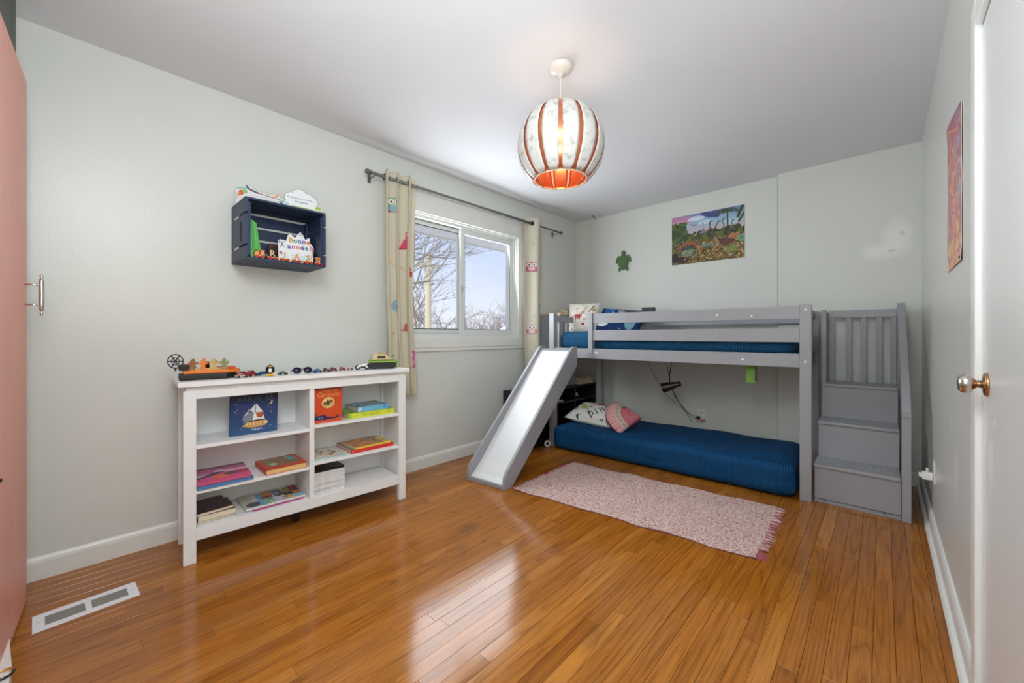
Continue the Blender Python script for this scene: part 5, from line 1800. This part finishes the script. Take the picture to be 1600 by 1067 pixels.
tp_ = thing('toy_pony', 'white toy horse lying in the black shelf unit', 'toy', (-2.50, 3.70, .3885))
whp2 = mat('white_plastic', (238, 238, 234))
B().ellipsoid((0, 0, .032), (.03, .055, .024), n=14, k=10).ellipsoid((0, -.06, .052), (.013, .024, .016), n=10, k=8).build('body', whp2, tp_, smooth=True)
for xx in (-.014, .014):
    for yy in (-.035, .035):
        B().tube([(xx, yy, .026), (xx * 1.3, yy * 1.5, .006)], [.009, .006], 8).build('leg', whp2, tp_, smooth=True)
cr_ = thing('paper_stack', 'stack of white papers in the black shelf unit', 'paper', (-2.52, 3.28, .3885))
B().box(-.08, .09, -.11, .12, 0, .012).build('sheets', paper_w, cr_)
tr = thing('tape_roll', 'white roll of tape on the floor by the mattress corner', 'tape', (-2.352, 3.03, .0335))
B().torus(.024, .009, 24, 8, T(0, 0, 0, R(90), 0, R(60)) @ Matrix.Diagonal((1, 1, 1.4, 1))).build('roll', whp2, tr, smooth=True)
jb = thing('toy_box', 'small teal and grey box on the wall end of the black shelf unit', 'box', (-2.57, 2.85, bh + .0005))
B().box(-.05, .05, -.04, .04, 0, .045).build('body', mat('teal_grey', (130, 160, 166), rough=.5), jb, bevel=.004)
B().lathe([(.008, 0), (.008, .03), (.001, .032)], 10, T(.075, .02, 0)).build('cap', blk, jb)

hc = thing('headboard_cabinet', 'grey cabinet with a tan wooden top between the loft bed and the wall', 'cabinet', (-2.70, 3.37, bh + .001))
ch2 = 1.285 - bh
B().box(0, .245, 0, .28, 0, ch2 - .001).build('body', grey, hc, bevel=.002)
B().box(-.005, .262, -.006, .29, ch2, ch2 + .018).build('top', mat('tan_shelf_wood', (206, 176, 134), rough=.5, noise=.08, nscale=8, stretch=(1, 6, 1)), hc, bevel=.002)
B().box(.2455, .258, .02, .26, .05, ch2 - .03).build('door', grey, hc, bevel=.002)
bb = thing('wood_plank', 'tan wooden shelf board behind the bed head', 'board', (-2.69, 3.67, 1.283))
B().box(0, .235, 0, .36, 0, .018).build('board', mat('tan_shelf_wood', (206, 176, 134)), bb, bevel=.002)
for yy in (.05, .30):
    B().box(0, .012, yy, yy + .012, -.12, 0).build('bracket', grey, bb)
cv = Cv(60, 30, (234, 222, 190))
cv.speck(46, [(40, 32, 28)], .03, .055)
le = thing('spotted_toy', 'small black-spotted plush animal on the shelf board by the white pillow', 'toy', (-2.60, 3.74, 1.3015))
sm_ = vmat('spotted_plush', rough=.8)
paint_mesh('body', cv, lambda u, v: (.075 * np.cos(np.pi * (u - .5) * .999) * 0 + .09 * (u - .5) * 2, .028 * np.sqrt(np.maximum(1 - ((u - .5) * 2) ** 4, .0)) * np.cos(v * 2 * np.pi), .030 + .028 * np.sqrt(np.maximum(1 - ((u - .5) * 2) ** 4, .0)) * np.sin(v * 2 * np.pi)), sm_, le)
B().ellipsoid((-.095, 0, .045), (.024, .022, .020), n=12, k=8).build('head', mat('cream_plush', (230, 214, 176), rough=.8), le, smooth=True)

# ------------------------------------------------ pillows


def pillow(label, w, h, t, cv, M, edge, name='pillow', sag=0.0):
    p = thing(name, label, 'pillow', M.to_translation(), rot=M.to_euler())

    def f(u, v, s):
        a, b = u * 2 - 1, v * 2 - 1
        q = np.clip((1 - np.abs(a) ** 2.6) * (1 - np.abs(b) ** 2.6), 0, 1) ** .48
        x = a * w / 2 * (1 - .07 * (1 - b * b))
        y = b * h / 2 * (1 - .07 * (1 - a * a))
        wr = .004 * np.sin(a * 9 + b * 4) * q + .003 * np.sin(b * 13 - a * 5) * q
        return x, y, s * (t / 2 * q) + wr + sag * a * a
    paint_mesh('case', cv, lambda u, v: f(u, v, 1), vmat('pillow_print', rough=.85, spec=.15), p, back=lambda u, v: f(u, v, -1), edge=edge)
    return p


def leafy(cv, n, box=(0, 1, 0, 1), cols=((96, 120, 70), (150, 170, 90), (60, 80, 66))):
    for _ in range(n):
        x, y = rng.uniform(box[0], box[1]), rng.uniform(box[2], box[3])
        a = rng.uniform(0, 6.28)
        c = cols[rng.integers(len(cols))]
        for k in range(5):
            b = a + (k - 2) * .45
            cv.line([(x, y), (x + .05 * math.cos(b), y + .05 / cv.k * math.sin(b))], .014, c)


def dino(cv, x, y, s, col, flip=1):
    cv.ell(x, y, s, s * .5 / cv.k, col).line([(x + flip * s * .7, y + s * .15), (x + flip * s * 1.25, y + s * .9), (x + flip * s * 1.6, y + s * .95)], s * .32, col).line([(x - flip * s * .8, y), (x - flip * s * 1.7, y - s * .35)], s * .22, col)
    for q in (-.5, -.1, .45):
        cv.line([(x + q * s, y), (x + q * s, y - s * .95)], s * .24, col)


# on the floor mattress
cv = Cv(150, 100, (226, 224, 216))
leafy(cv, 30)
dino(cv, .52, .72, .11, (168, 70, 80))
dino(cv, .80, .62, .08, (124, 120, 84), -1)
dino(cv, .26, .40, .08, (160, 180, 84))
cv.speck(40, [(60, 70, 84), (180, 170, 120), (150, 160, 100)], .008, .02)
cv.ell(.8, .25, .1, .12, (200, 216, 196)).line([(.80, .58), (.90, .30), (.97, .15)], .02, (110, 120, 80))
cv.ell(.585, .34, .16, .30, (228, 226, 220), rot=.84)
for k, strokes in enumerate(([[(0, 0), (0, 1), (.6, .8), (.75, .5), (.6, .2), (0, 0)]], [[(.3, 0), (.3, 1)]], [[(0, 0), (0, 1), (.7, 0), (.7, 1)]], [[(.4, 0), (.05, .3), (.05, .7), (.4, 1), (.75, .7), (.75, .3), (.4, 0)]])):
    for st in strokes:   # D I N O, running up the pillow
        pts = []
        for x_, y_ in st:
            ux, uy = (x_ * .062 + k * .072 - .13), (y_ - .5) * .105
            a_ = R(48)
            pts.append((.585 + (ux * math.cos(a_) - uy * math.sin(a_)) * 1.5, .34 + (ux * math.sin(a_) + uy * math.cos(a_)) * 1.5 / cv.k))
        cv.line(pts, .017, (28, 34, 66))
Mp = T(-2.02, 3.40, .302, 0, 0, R(4)) @ T(0, 0, 0, R(13), R(3), 0)
p1_ = pillow('white dinosaur-print pillow lettered DINO on the floor mattress', .54, .37, .16, cv, Mp, (216, 214, 206))

# melon-slice cushion
cr_v = Vector((.7325, .681, 0))
fw_v = Vector((-.681, .7325, 0))
up_v = (fw_v * .84 + Vector((0, 0, 1)) * .55).normalized()
nn_v = cr_v.cross(up_v)
Mw = Matrix((cr_v, up_v, nn_v)).transposed().to_4x4()
Mw.translation = (-1.585, 3.420, .292)
wd = thing('plush_cushion', 'pink fan-shaped smiling plush cushion leaning on the DINO pillow', 'cushion', Mw.to_translation(), rot=Mw.to_euler())
cv = Cv(90, 90, (206, 96, 110))


def wedge(u, v, s, sc_=1.0):
    # v: radius from the tip (0) to the rind (1); u: angle across the slice
    a = (u - .5) * R(92) + R(172)
    r = v * .285 * (1 + .10 * np.cos((u - .5) * 3))
    q = np.clip((1 - np.abs(u * 2 - 1) ** 3) * (1 - np.abs(v * 2 - 1) ** 4), 0, 1) ** .45
    return r * np.cos(a), r * np.sin(a) + .035, s * .055 * q


cv.vgrad(0, .60, (218, 134, 142), (206, 112, 124)).vgrad(.60, .80, (214, 194, 176), (216, 182, 172)).vgrad(.80, 1.0, (226, 172, 168), (224, 164, 162))
for k in range(7):
    cv.ell(.08 + k * .14, .70, .055, .055, (170, 160, 136), alpha=.8)
for k in range(14):
    cv.rect(.03 + k * .072, .045 + k * .072, .80, .99, (206, 122, 130))
cv.ell(.42, .36, .035, .022, (30, 24, 28)).ell(.62, .58, .03, .02, (110, 100, 96)).ell(.30, .30, .05, .04, (226, 130, 146)).ell(.60, .34, .05, .04, (190, 70, 92))
for k in range(3):
    cv.line([(.14 + k * .05, .52), (.17 + k * .05, .62)], .02, (34, 28, 30))
paint_mesh('front', cv, lambda u, v: wedge(u, v, 1), vmat('plush_print', rough=.9, spec=.1, bump=.3, bscale=150), wd, back=lambda u, v: wedge(u, v, -1), edge=(214, 140, 146))

# on the loft bed
cv = Cv(110, 130, (228, 222, 212))
leafy(cv, 12, cols=((190, 190, 150), (150, 140, 130), (120, 110, 110)))
dino(cv, .36, .48, .13, (176, 74, 84))
cv.line([(.40, .55), (.60, .72)], .03, (190, 100, 104)).ell(.62, .80, .06, .05, (206, 200, 160)).line([(.72, .62), (.86, .86)], .035, (70, 62, 66)).ell(.85, .7, .07, .06, (190, 160, 110)).ell(.55, .2, .05, .04, (150, 50, 90)).speck(30, [(120, 110, 110), (190, 110, 110), (170, 180, 120)], .01, .025)
Mp = T(-2.300, 3.57, 1.255, 0, 0, R(26)) @ T(0, 0, 0, R(62), 0, R(-5))
pillow('white pillow with red dinosaurs propped at the head of the loft bed', .33, .36, .12, cv, Mp, (220, 214, 204))
cv = Cv(120, 90, (30, 52, 96))
cv.poly([(.1, .95), (.35, .98), (.3, .6), (.15, .55)], (38, 96, 160)).ell(.22, .3, .14, .14, (206, 214, 206)).ell(.28, .68, .07, .14, (190, 206, 120)).ell(.26, .72, .06, .13, (38, 96, 160)).ell(.5, .8, .1, .08, (150, 150, 158), rot=-.5).ell(.62, .78, .05, .04, (176, 84, 90)).ell(.8, .35, .10, .22, (120, 160, 170)).ell(.42, .35, .03, .08, (110, 160, 70)).speck(40, [(206, 214, 220), (120, 140, 180)], .006, .014).ell(.75, .85, .16, .08, (40, 56, 70))
Mp = T(-1.945, 3.68, 1.205, 0, 0, R(4)) @ T(0, 0, 0, R(46), R(6), 0)
pillow('navy dinosaur-print pillow beside the white one on the loft bed', .50, .36, .12, cv, Mp, (28, 46, 84))
bx = thing('black_speaker', 'small black box standing on the loft bed\'s far guard rail', 'speaker', (-1.735, 3.895, 1.2575))
B().box(-.068, .068, -.016, .016, 0, .098).build('body', blk, bx, bevel=.004)
B().box(-.064, -.056, -.0175, -.0162, .004, .092).build('edge_strip', mat('grey_strip', (96, 96, 98), rough=.4), bx)
